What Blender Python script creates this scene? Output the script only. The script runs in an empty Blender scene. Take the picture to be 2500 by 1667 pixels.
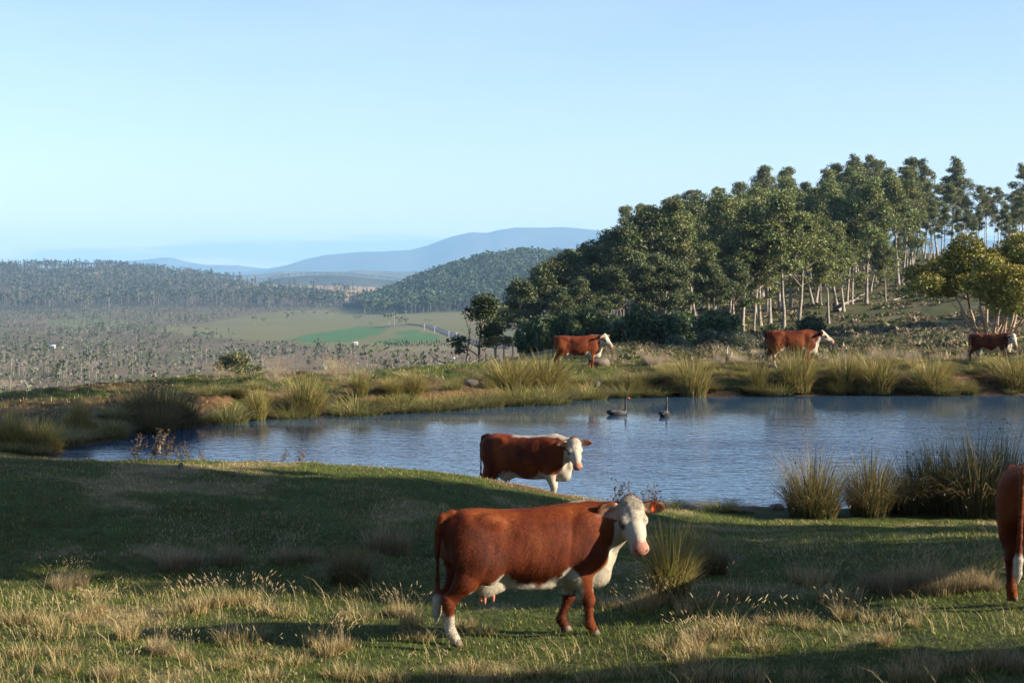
import bpy, math, random
import numpy as np
from mathutils import Vector, Matrix
random.seed(7)
RNG = np.random.default_rng(11)
SC = bpy.context.scene
COL = SC.collection
PI = math.pi

# ------------------------------------------------------------------ camera, sky, sun, exposure
FPX = 4167.0            # focal length in pixels of the 2500 px wide photograph (60 mm on 36 mm)
HZ = 690.0              # row of the horizon
EYE = 4.2               # camera height above the pond
cam_d = bpy.data.cameras.new('camera')
cam_d.sensor_width = 36.0
cam_d.lens = 60.0
cam_d.shift_y = -(1667 / 2 - HZ) / 2500.0
cam_d.clip_start = 0.1
cam_d.clip_end = 60000.0
cam_d.dof.use_dof = True
cam_d.dof.focus_distance = 34.0
cam_d.dof.aperture_fstop = 5.0
cam = bpy.data.objects.new('camera', cam_d)
cam.location = (0, 0, EYE)
cam.rotation_euler = (math.radians(90), 0, 0)
COL.objects.link(cam)
SC.camera = cam

SUN_AZ = math.radians(12.0)       # sun stands to the right, this far behind the picture plane
SUN_EL = math.radians(21.0)
SDIR = Vector((math.cos(SUN_AZ) * math.cos(SUN_EL), -math.sin(SUN_AZ) * math.cos(SUN_EL), math.sin(SUN_EL)))
sun_d = bpy.data.lights.new('sun', 'SUN')
sun_d.energy = 5.0
sun_d.angle = math.radians(0.5)
sun_d.color = (1.0, 0.87, 0.68)
sun = bpy.data.objects.new('sun', sun_d)
sun.rotation_euler = (-SDIR).to_track_quat('-Z', 'Y').to_euler()
sun.location = (60, -30, 40)
COL.objects.link(sun)

world = bpy.data.worlds.new('World')
SC.world = world
world.use_nodes = True
wn = world.node_tree
for n in list(wn.nodes):
    wn.nodes.remove(n)
w_out = wn.nodes.new('ShaderNodeOutputWorld')
w_bg = wn.nodes.new('ShaderNodeBackground')
w_sky = wn.nodes.new('ShaderNodeTexSky')
w_sky.sky_type = 'NISHITA'
w_sky.sun_disc = False
w_sky.sun_elevation = SUN_EL
w_sky.sun_rotation = math.atan2(SDIR.x, SDIR.y)
w_sky.altitude = 300
w_sky.air_density = 1.0
w_sky.dust_density = 0.6
w_sky.ozone_density = 1.0
w_bg.inputs['Strength'].default_value = 0.070
# a thin bank of low stratus over the far ranges, and faint streaks higher up
w_tc = wn.nodes.new('ShaderNodeTexCoord')
w_map = wn.nodes.new('ShaderNodeMapping')
w_map.inputs['Scale'].default_value = (2.2, 2.2, 30.0)
w_map.inputs['Location'].default_value = (0.35, 0.0, 0.4)
w_noise = wn.nodes.new('ShaderNodeTexNoise')
w_noise.inputs['Scale'].default_value = 2.2
w_noise.inputs['Detail'].default_value = 7.0
w_noise.inputs['Roughness'].default_value = 0.55
w_sep = wn.nodes.new('ShaderNodeSeparateXYZ')
w_band = wn.nodes.new('ShaderNodeValToRGB')
w_band.color_ramp.interpolation = 'EASE'
el = w_band.color_ramp.elements
el[0].position = 0.0; el[0].color = (0.40, 0.40, 0.40, 1)
el[1].position = 0.036; el[1].color = (0.0, 0.0, 0.0, 1)
e2 = el.new(0.024); e2.color = (0.42, 0.42, 0.42, 1)
w_add = wn.nodes.new('ShaderNodeMath'); w_add.operation = 'ADD'
w_thr = wn.nodes.new('ShaderNodeMapRange')
w_thr.inputs['From Min'].default_value = 0.87
w_thr.inputs['From Max'].default_value = 0.95
w_thr.inputs['To Max'].default_value = 0.9
w_tint = wn.nodes.new('ShaderNodeMix'); w_tint.data_type = 'RGBA'; w_tint.blend_type = 'MULTIPLY'
w_tint.inputs[0].default_value = 1.0
w_tint.inputs[7].default_value = (0.87, 0.90, 1.13, 1)
w_cl = wn.nodes.new('ShaderNodeMix'); w_cl.data_type = 'RGBA'
w_cl.inputs[7].default_value = (2.3, 3.1, 4.1, 1)
L = wn.links.new
L(w_tc.outputs['Generated'], w_map.inputs['Vector'])
L(w_map.outputs['Vector'], w_noise.inputs['Vector'])
L(w_tc.outputs['Generated'], w_sep.inputs[0])
L(w_sep.outputs['Z'], w_band.inputs['Fac'])
L(w_noise.outputs['Fac'], w_add.inputs[0])
L(w_band.outputs['Color'], w_add.inputs[1])
L(w_add.outputs[0], w_thr.inputs['Value'])
L(w_sky.outputs['Color'], w_tint.inputs[6])
L(w_tint.outputs[2], w_cl.inputs[6])
L(w_thr.outputs['Result'], w_cl.inputs[0])
# faint high cirrus
w_map2 = wn.nodes.new('ShaderNodeMapping'); w_map2.inputs['Scale'].default_value = (3.0, 3.0, 16.0); w_map2.inputs['Rotation'].default_value = (0.10, 0.05, 0.0)
w_n2 = wn.nodes.new('ShaderNodeTexNoise'); w_n2.inputs['Scale'].default_value = 1.7; w_n2.inputs['Detail'].default_value = 8.0; w_n2.inputs['Roughness'].default_value = 0.6
w_r2 = wn.nodes.new('ShaderNodeMapRange'); w_r2.inputs['From Min'].default_value = 0.46; w_r2.inputs['From Max'].default_value = 0.80; w_r2.inputs['To Max'].default_value = 0.16
w_c2 = wn.nodes.new('ShaderNodeMix'); w_c2.data_type = 'RGBA'; w_c2.inputs[7].default_value = (4.2, 4.7, 5.0, 1)
L(w_tc.outputs['Generated'], w_map2.inputs['Vector']); L(w_map2.outputs['Vector'], w_n2.inputs['Vector'])
L(w_n2.outputs['Fac'], w_r2.inputs['Value']); L(w_r2.outputs['Result'], w_c2.inputs[0]); L(w_cl.outputs[2], w_c2.inputs[6])
L(w_c2.outputs[2], w_bg.inputs['Color'])
L(w_bg.outputs['Background'], w_out.inputs['Surface'])

SC.view_settings.view_transform = 'Standard'
SC.view_settings.look = 'None'
SC.view_settings.gamma = 1.0
SC.view_settings.use_curve_mapping = False
SC.view_settings.exposure = 1.6
SC.render.engine = 'CYCLES'
SC.cycles.use_denoising = True
SC.cycles.denoising_prefilter = 'ACCURATE'
SC.cycles.max_bounces = 6
SC.cycles.diffuse_bounces = 2
SC.cycles.glossy_bounces = 3
SC.cycles.transmission_bounces = 4
SC.cycles.transparent_max_bounces = 8
SC.cycles.volume_bounces = 0
SC.cycles.caustics_reflective = False
SC.cycles.caustics_refractive = False
SC.cycles.sample_clamp_indirect = 4.0

# ------------------------------------------------------------------ helpers
def lin(r, g, b):
    f = lambda c: (c / 255 / 12.92) if c / 255 <= 0.04045 else ((c / 255 + 0.055) / 1.055) ** 2.4
    return (f(r), f(g), f(b))

def smooth(a, b, x):
    t = np.clip((np.asarray(x, float) - a) / (b - a), 0, 1)
    return t * t * (3 - 2 * t)

def hash2(ix, iy, seed):
    h = (ix.astype(np.int64) * 374761393 + iy.astype(np.int64) * 668265263 + seed * 1442695041) & 0xFFFFFFFF
    h = ((h ^ (h >> 13)) * 1274126177) & 0xFFFFFFFF
    h = ((h ^ (h >> 16)) * 2246822519) & 0xFFFFFFFF
    h = h ^ (h >> 15)
    return (h & 0xFFFFFF) / float(0xFFFFFF)

def vnoise(x, y, seed=0):
    x = np.asarray(x, float); y = np.asarray(y, float)
    ix = np.floor(x); iy = np.floor(y)
    fx = x - ix; fy = y - iy
    fx = fx * fx * (3 - 2 * fx); fy = fy * fy * (3 - 2 * fy)
    a = hash2(ix, iy, seed); b = hash2(ix + 1, iy, seed)
    c = hash2(ix, iy + 1, seed); d = hash2(ix + 1, iy + 1, seed)
    return (a * (1 - fx) + b * fx) * (1 - fy) + (c * (1 - fx) + d * fx) * fy

def fbm(x, y, seed=0, octv=4, gain=0.5):
    s = 0.0; amp = 1.0; tot = 0.0
    for o in range(octv):
        s = s + amp * vnoise(np.asarray(x) * 2 ** o + 17.3 * o, np.asarray(y) * 2 ** o - 9.1 * o, seed + o)
        tot += amp; amp *= gain
    return s / tot

def uD(u, D):
    """column of the photograph and distance -> world x, y"""
    return (u - 1250.0) / FPX * D, D

def zpx(y, D):
    """height of a point seen at row y at distance D"""
    return EYE - (y - HZ) / FPX * D

def mesh_obj(name, verts, faces, material=None, parent=None, col=None, smooth_sh=False, counts=None):
    """faces: (n,3)/(n,4) int array or a list of such arrays"""
    me = bpy.data.meshes.new(name)
    verts = np.asarray(verts, np.float32)
    fl = faces if isinstance(faces, list) else [faces]
    fl = [np.asarray(f, np.int32) for f in fl if len(f)]
    me.vertices.add(len(verts))
    me.vertices.foreach_set('co', verts.ravel())
    tot = sum(f.size for f in fl); npoly = sum(len(f) for f in fl)
    me.loops.add(tot); me.polygons.add(npoly)
    me.loops.foreach_set('vertex_index', np.concatenate([f.ravel() for f in fl]))
    st = []; base = 0
    for f in fl:
        k = f.shape[1]
        st.append(base + np.arange(len(f)) * k); base += f.size
    me.polygons.foreach_set('loop_start', np.concatenate(st).astype(np.int32))
    if smooth_sh:
        me.polygons.foreach_set('use_smooth', np.ones(npoly, bool))
    if col is not None:
        at = me.color_attributes.new('Col', 'FLOAT_COLOR', 'POINT')
        c4 = np.ones((len(verts), 4), np.float32); c4[:, :3] = col
        at.data.foreach_set('color', c4.ravel())
    me.update(calc_edges=True)
    me.validate(verbose=False)
    if material is not None:
        me.materials.append(material)
    o = bpy.data.objects.new(name, me)
    COL.objects.link(o)
    if parent is not None:
        o.parent = parent
    return o

def empty(name, loc=(0, 0, 0), rz=0.0, s=1.0):
    o = bpy.data.objects.new(name, None)
    o.location = loc; o.rotation_euler = (0, 0, rz); o.scale = (s, s, s)
    o.empty_display_size = 0.2
    COL.objects.link(o)
    return o

def tag(o, label, cat, group=None):
    o['label'] = label; o['category'] = cat
    if group: o['group'] = group
    return o

def copy_tree(o, parent=None):
    c = o.copy(); COL.objects.link(c); c.parent = parent
    for ch in list(o.children):
        copy_tree(ch, c)
    return c

def material(name, rough=0.8, spec=0.3, attr=True, color=(0.5, 0.5, 0.5), nscale=None, namp=0.25, bump=None, bscale=None, translucent=0.0, sheen=0.0):
    m = bpy.data.materials.new(name); m.use_nodes = True
    nt = m.node_tree; b = nt.nodes['Principled BSDF']
    b.inputs['Roughness'].default_value = rough
    b.inputs['Specular IOR Level'].default_value = spec
    src = None
    if attr:
        a = nt.nodes.new('ShaderNodeAttribute'); a.attribute_name = 'Col'
        src = a.outputs['Color']
    else:
        r = nt.nodes.new('ShaderNodeRGB'); r.outputs[0].default_value = (*color, 1)
        src = r.outputs[0]
    tc = nt.nodes.new('ShaderNodeTexCoord')
    if nscale:
        no = nt.nodes.new('ShaderNodeTexNoise'); no.inputs['Scale'].default_value = nscale
        no.inputs['Detail'].default_value = 6
        nt.links.new(tc.outputs['Object'], no.inputs['Vector'])
        mr = nt.nodes.new('ShaderNodeMapRange')
        mr.inputs['From Min'].default_value = 0.3; mr.inputs['From Max'].default_value = 0.7
        mr.inputs['To Min'].default_value = 1 - namp; mr.inputs['To Max'].default_value = 1 + namp
        nt.links.new(no.outputs['Fac'], mr.inputs['Value'])
        mx = nt.nodes.new('ShaderNodeVectorMath'); mx.operation = 'SCALE'
        nt.links.new(src, mx.inputs[0]); nt.links.new(mr.outputs['Result'], mx.inputs['Scale'])
        src = mx.outputs[0]
    nt.links.new(src, b.inputs['Base Color'])
    if bump:
        nb = nt.nodes.new('ShaderNodeTexNoise'); nb.inputs['Scale'].default_value = bscale or 10
        nb.inputs['Detail'].default_value = 5
        nt.links.new(tc.outputs['Object'], nb.inputs['Vector'])
        bp = nt.nodes.new('ShaderNodeBump'); bp.inputs['Strength'].default_value = 0.8
        bp.inputs['Distance'].default_value = bump
        nt.links.new(nb.outputs['Fac'], bp.inputs['Height'])
        nt.links.new(bp.outputs['Normal'], b.inputs['Normal'])
    if sheen:
        b.inputs['Sheen Weight'].default_value = sheen
        b.inputs['Sheen Roughness'].default_value = 0.5
    if translucent > 0:
        tr = nt.nodes.new('ShaderNodeBsdfTranslucent')
        nt.links.new(src, tr.inputs['Color'])
        ms = nt.nodes.new('ShaderNodeMixShader'); ms.inputs[0].default_value = translucent
        out = nt.nodes['Material Output']
        nt.links.new(b.outputs[0], ms.inputs[1]); nt.links.new(tr.outputs[0], ms.inputs[2])
        nt.links.new(ms.outputs[0], out.inputs['Surface'])
    return m

# ------------------------------------------------------------------ shape of the land
POND = np.array([(-11.4, 42.9), (-10.6, 38), (-8, 34.8), (-4, 33.2), (-1, 32.5), (1, 31.9), (2.6, 31.6), (4.0, 32.1), (6, 31.6), (8, 31.9),
                 (11, 32.8), (16, 34.5), (24, 38), (30, 48), (28, 60), (22, 63.8), (18.6, 63.9), (16, 63.4), (13, 63.8), (9.5, 63.2), (6.5, 63.3), (3.6, 62.6),
                 (2.0, 61.0), (0.7, 59.4), (-1.2, 57.3), (-3.3, 55.8), (-5.4, 54.9), (-7.1, 53.7), (-8.6, 51.8), (-9.6, 49.8), (-10.6, 46.5)], float)

def pond_sd(x, y):
    """signed distance to the shore, positive on land"""
    x = np.asarray(x, float); y = np.asarray(y, float)
    d2 = np.full(x.shape, 1e12); inside = np.zeros(x.shape, bool)
    n = len(POND)
    for i in range(n):
        ax, ay = POND[i]; bx, by = POND[(i + 1) % n]
        ex, ey = bx - ax, by - ay
        t = np.clip(((x - ax) * ex + (y - ay) * ey) / (ex * ex + ey * ey), 0, 1)
        dx = x - (ax + t * ex); dy = y - (ay + t * ey)
        d2 = np.minimum(d2, dx * dx + dy * dy)
        c = ((ay <= y) & (by > y)) | ((by <= y) & (ay > y))
        with np.errstate(divide='ignore', invalid='ignore'):
            xc = ax + (y - ay) / (by - ay if by != ay else 1e-9) * ex
        inside ^= c & (x < xc)
    d = np.sqrt(d2)
    return np.where(inside, -d, d)

# distant land: for each column of the view, (distance, height) pairs
def col(*p):
    return [(D, (v[0] if isinstance(v, tuple) else zpx(v, D))) for D, v in p]
Z = lambda v: (v,)
FARTAB = {
    -900: col((58, Z(.8)), (70, Z(0)), (100, Z(-6)), (200, Z(-16)), (350, Z(-22)), (500, 955), (700, 905), (1000, 850), (1400, 815), (1800, 790), (2200, 770), (2500, 742), (3000, 700), (3500, 668), (3900, 655), (4300, Z(34)), (5200, Z(-30)), (9000, Z(-90))),
    0: col((56, Z(.6)), (66, Z(-.4)), (100, Z(-7)), (200, Z(-17)), (350, Z(-23)), (500, 960), (700, 905), (1000, 857), (1400, 818), (1800, 793), (2200, 773), (2500, 748), (3000, 705), (3500, 671), (3900, 656), (4300, Z(36)), (5200, Z(-30)), (9000, Z(-90))),
    250: col((58, Z(.8)), (68, Z(-.2)), (100, Z(-7)), (200, Z(-17)), (350, Z(-23)), (500, 950), (700, 900), (1000, 852), (1400, 815), (1800, 790), (2200, 765), (2500, 745), (3000, 704), (3500, 668), (3900, 652), (4300, Z(38)), (5200, Z(-30)), (9000, Z(-90))),
    450: col((60, Z(.9)), (70, Z(-.2)), (100, Z(-7)), (200, Z(-17)), (350, Z(-24)), (500, 942), (700, 895), (1000, 850), (1400, 813), (1800, 788), (2200, 762), (2500, 745), (3000, 712), (3500, 684), (3900, 669), (4300, Z(20)), (5200, Z(-30)), (9000, Z(-90))),
    650: col((62, Z(.9)), (72, Z(-.2)), (100, Z(-6)), (200, Z(-17)), (350, Z(-24)), (500, 935), (700, 892), (1000, 848), (1400, 812), (1800, 785), (2200, 760), (2500, 745), (3000, 724), (3500, 708), (4000, 699), (4500, 693), (5200, Z(-20)), (9000, Z(-90))),
    900: col((63, Z(.9)), (75, Z(-.2)), (100, Z(-4.5)), (200, Z(-17)), (350, Z(-24)), (500, 930), (700, 890), (1000, 846), (1400, 812), (1800, 782), (2200, 760), (2500, 748), (2900, 735), (3400, 715), (4100, 703), (4800, 696), (5500, Z(-20)), (9000, Z(-90))),
    960: col((63, Z(.95)), (75, Z(.2)), (100, Z(-4)), (200, Z(-17)), (350, Z(-24)), (500, 929), (700, 890), (1000, 846), (1400, 812), (1800, 780), (2100, 762), (2350, 740), (2600, 715), (2800, Z(-28)), (3600, Z(-40)), (4800, 702), (5500, Z(-20)), (9000, Z(-90))),
    1050: col((64, Z(.95)), (75, Z(.5)), (100, Z(-2.6)), (125, Z(-5)), (200, Z(-14)), (350, Z(-24)), (500, 929), (700, 890), (1000, 846), (1400, 812), (1800, 780), (2000, 764), (2300, 715), (2600, 678), (2900, Z(-12)), (3600, Z(-50)), (9000, Z(-90))),
    1190: col((66, Z(.95)), (75, Z(.6)), (100, Z(-.9)), (125, Z(-1.9)), (160, Z(-5.5)), (250, Z(-14)), (350, Z(-20)), (500, 929), (700, 890), (1000, 846), (1400, 812), (1800, 780), (2000, 764), (2300, 690), (2600, 634), (2900, Z(20)), (3600, Z(-50)), (9000, Z(-90))),
    1290: col((68, Z(.9)), (75, Z(.7)), (100, Z(-.1)), (125, Z(-.9)), (200, Z(-4.2)), (300, Z(-9)), (400, Z(-18)), (600, Z(-28)), (1000, 846), (1800, 780), (2000, 766), (2300, 680), (2600, 624), (2900, Z(25)), (3600, Z(-50)), (9000, Z(-90))),
    1400: col((69, Z(.9)), (80, Z(.7)), (100, Z(.2)), (150, Z(-1.7)), (200, Z(-3.6)), (250, Z(-4.5)), (330, Z(-6)), (420, Z(-9)), (600, Z(-25)), (1000, Z(-34)), (2000, 766), (2300, 690), (2600, 630), (2900, Z(20)), (3600, Z(-50)), (9000, Z(-90))),
    1600: col((69, Z(.95)), (85, Z(.6)), (110, Z(-.2)), (150, Z(-1.5)), (200, Z(-3)), (250, Z(-3.4)), (320, Z(-1)), (400, Z(3)), (480, Z(4)), (650, Z(-15)), (1000, Z(-34)), (2600, Z(-10)), (9000, Z(-90))),
    1900: col((69, Z(1.0)), (85, Z(.7)), (110, Z(.1)), (150, Z(-1.2)), (200, Z(-2.6)), (250, Z(-2.8)), (300, Z(-.8)), (350, Z(3)), (410, Z(8)), (480, Z(11)), (650, Z(-5)), (1000, Z(-34)), (2600, Z(-20)), (9000, Z(-90))),
    2200: col((69, Z(1.05)), (85, Z(.8)), (110, Z(.3)), (150, Z(-.6)), (200, Z(-1.8)), (250, Z(-1.6)), (300, Z(1)), (350, Z(5.6)), (410, Z(10)), (480, Z(13)), (650, Z(0)), (1000, Z(-30)), (2600, Z(-20)), (9000, Z(-90))),
    2500: col((69, Z(1.1)), (85, Z(.9)), (110, Z(.5)), (150, Z(-.2)), (200, Z(-.6)), (250, Z(.6)), (300, Z(4)), (350, Z(8)), (410, Z(11)), (480, Z(12)), (650, Z(0)), (1000, Z(-10)), (1500, 603), (1800, 590), (2600, Z(-20)), (9000, Z(-90))),
    3300: col((69, Z(1.6)), (85, Z(1.8)), (110, Z(2)), (150, Z(2.4)), (200, Z(3)), (250, Z(5)), (300, Z(8)), (350, Z(12)), (410, Z(15)), (480, Z(15)), (650, Z(5)), (1000, Z(0)), (1500, 570), (1800, 560), (2600, Z(-20)), (9000, Z(-90))),
}
_US = sorted(FARTAB)
_LD = np.linspace(math.log(50), math.log(9000), 420)
_TAB = np.array([np.interp(_LD, np.log([p[0] for p in FARTAB[u]]), [p[1] for p in FARTAB[u]]) for u in _US])
# soften the corners of the profile
_k = np.exp(-0.5 * (np.arange(-4, 5) / 1.8) ** 2); _k /= _k.sum()
_TAB = np.array([np.convolve(np.pad(r, 4, mode='edge'), _k, 'valid') for r in _TAB])
# resample columns smoothly
_UF = np.arange(-900, 3301, 25.0)
_TF = np.array([np.interp(_UF, _US, _TAB[:, j]) for j in range(_TAB.shape[1])]).T
_k2 = np.exp(-0.5 * (np.arange(-3, 4) / 1.3) ** 2); _k2 /= _k2.sum()
_TF = np.array([np.convolve(np.pad(_TF[:, j], 3, mode='edge'), _k2, 'valid') for j in range(_TF.shape[1])]).T

def far_z(u, D):
    fu = np.clip((u - _UF[0]) / 25.0, 0, len(_UF) - 1.001)
    fd = np.clip((np.log(np.maximum(D, 1e-3)) - _LD[0]) / (_LD[1] - _LD[0]), 0, len(_LD) - 1.001)
    iu = fu.astype(int); idd = fd.astype(int); au = fu - iu; ad = fd - idd
    return (_TF[iu, idd] * (1 - au) + _TF[iu + 1, idd] * au) * (1 - ad) + (_TF[iu, idd + 1] * (1 - au) + _TF[iu + 1, idd + 1] * au) * ad

# crest of the earth mound on this side of the pond: column, row, distance
_B = np.array([(-900, 1100, 27), (-200, 1108, 27.2), (0, 1116, 27.5), (250, 1121, 28), (500, 1126, 28.3), (760, 1133, 28.6), (1000, 1150, 29), (1150, 1164, 29.2), (1300, 1186, 29.5),
               (1420, 1206, 29.8), (1550, 1218, 30.2), (1700, 1232, 30.6), (1850, 1246, 31), (2100, 1250, 31), (2300, 1250, 31), (2600, 1246, 31), (3300, 1238, 31)], float)
_BZ = EYE - (_B[:, 1] - HZ) / FPX * _B[:, 2] - 0.05

def near_land(x, y, u):
    xr = np.maximum(x, 0)
    fore = 0.63 + 0.082 * np.minimum(xr, 8) + 0.05 * np.clip(xr - 8, 0, 40) - 0.006 * np.clip(-x, 0, 20)
    fore = fore + 0.12 * np.clip(14.0 - y, 0, 16) * (1 - smooth(4, 14, x) * 0.4)
    cz = np.interp(u, _B[:, 0], _BZ); cd = np.interp(u, _B[:, 0], _B[:, 2])
    t = smooth(18.5, 1, 18.5) * 0 + np.clip((y - 18.5) / (cd - 18.5), 0, 1)
    t = t * t * (3 - 2 * t)
    z = fore * (1 - t) + cz * t
    over = np.clip(y - cd - 0.4, 0, None)
    z = np.maximum(z - 0.30 * over, np.minimum(z, 0.22))
    return z

def bank_land(u, D):
    # far bank, shore to crest
    yr = np.interp(u, [-900, 0, 150, 320, 450, 600, 800, 1000, 1200, 1330, 1500, 1800, 2100, 2500, 3300],
                   [1010, 1000, 976, 958, 946, 934, 927, 919, 918, 915, 911, 905, 900, 895, 880])
    cd = np.interp(u, [-900, 0, 450, 900, 1250, 1500, 2500], [50, 51, 56, 61, 65, 68, 69])
    return EYE - (yr - HZ) / FPX * cd

def ground_z(x, y):
    x = np.asarray(x, float); y = np.asarray(y, float)
    ys = np.maximum(y, 6.0)
    u = 1250 + FPX * x / ys
    u = np.clip(u, -900, 3300)
    D = np.maximum(y, 0.5)
    nl = near_land(x, y, u)
    bl = bank_land(u, D)
    fz = far_z(u, D)
    k = smooth(57, 70, D - 4 * smooth(900, 200, u) * 0 + 9 * smooth(700, 0, u))
    fl = bl * (1 - k) + fz * k
    t = smooth(36, 45, y)
    land = nl * (1 - t) + fl * t
    near = (y < 90) & (np.abs(x) < 60) & (y > 10)
    sd = np.full(x.shape, 50.0)
    if near.any():
        s = pond_sd(x[near], y[near])
        s = s + 0.55 * (fbm(x[near] * 0.9, y[near] * 0.9, 5, 3) - 0.5) + 0.5 * (fbm(x[near] * 0.28, y[near] * 0.28, 8, 2) - 0.5) * smooth(44, 50, y[near])
        sd[near] = s
    # shore profile: gentle on this side, a cut bank on the far one
    far = smooth(38, 50, y)
    rel = np.clip(sd, 0, None)
    gentle = smooth(-0.2, 2.6, rel)
    brk = 0.35 + 0.9 * fbm(x * 0.45, y * 0.45, 21, 2)
    cut = 0.10 * smooth(0.0, 0.5, rel) + 0.52 * smooth(brk * 0.7, brk * 0.7 + 0.35, rel) + 0.38 * smooth(0.8, 3.8, rel)
    prof = gentle * (1 - far) + cut * far
    z = np.where(sd > 0, land * prof, -0.7 * smooth(0, 2.6, -sd))
    z = z + np.where(sd > 0, 0.02, 0.02 * smooth(0.15, 0, -sd))
    # relief
    dd = np.maximum(D, 8)
    amp = smooth(0, 1.5, np.maximum(sd, 0))
    z = z + amp * (0.10 * (fbm(x * 0.55, y * 0.55, 31, 3) - 0.5) + 0.05 * (fbm(x * 2.6, y * 2.6, 35, 2) - 0.5)) * smooth(400, 100, dd)
    z = z + 0.30 * (fbm(x * 0.9, y * 0.7, 37, 3) - 0.5) * smooth(18.5, 21, y) * smooth(27.5, 25.5, y) * smooth(4.5, 2.0, x)
    bankz = smooth(46, 50, y) * smooth(80, 70, y)
    z = z + bankz * smooth(0.0, 0.4, sd) * (0.34 * (fbm(x * 1.1, y * 1.6, 41, 3) - 0.5) + 0.16 * (vnoise(x * 3.7, y * 4.5, 44) - 0.5))
    z = z + smooth(90, 180, dd) * smooth(900, 450, dd) * (1.1 * (fbm(x * 0.06, y * 0.06, 51, 3) - 0.5) + 0.45 * (fbm(x * .35, y * .35, 52, 2) - .5))
    z = z + smooth(450, 900, dd) * (5.0 * (fbm(x * 0.006, y * 0.006, 61, 4) - 0.5)) + smooth(2300, 3200, dd) * 10 * (fbm(x * 0.004, y * 0.004, 63, 4) - 0.5)
    return z

def gz(x, y):
    return float(ground_z(np.array([x]), np.array([y]))[0])
# ------------------------------------------------------------------ ground sheet (one mesh, fine in front of the camera)
def in_poly(px, py, poly):
    poly = np.asarray(poly, float); ins = np.zeros(px.shape, bool); n = len(poly)
    for i in range(n):
        ax, ay = poly[i]; bx, by = poly[(i + 1) % n]
        if ay == by: continue
        c = ((ay <= py) & (by > py)) | ((by <= py) & (ay > py))
        ins ^= c & (px < ax + (py - ay) / (by - ay) * (bx - ax))
    return ins

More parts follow.
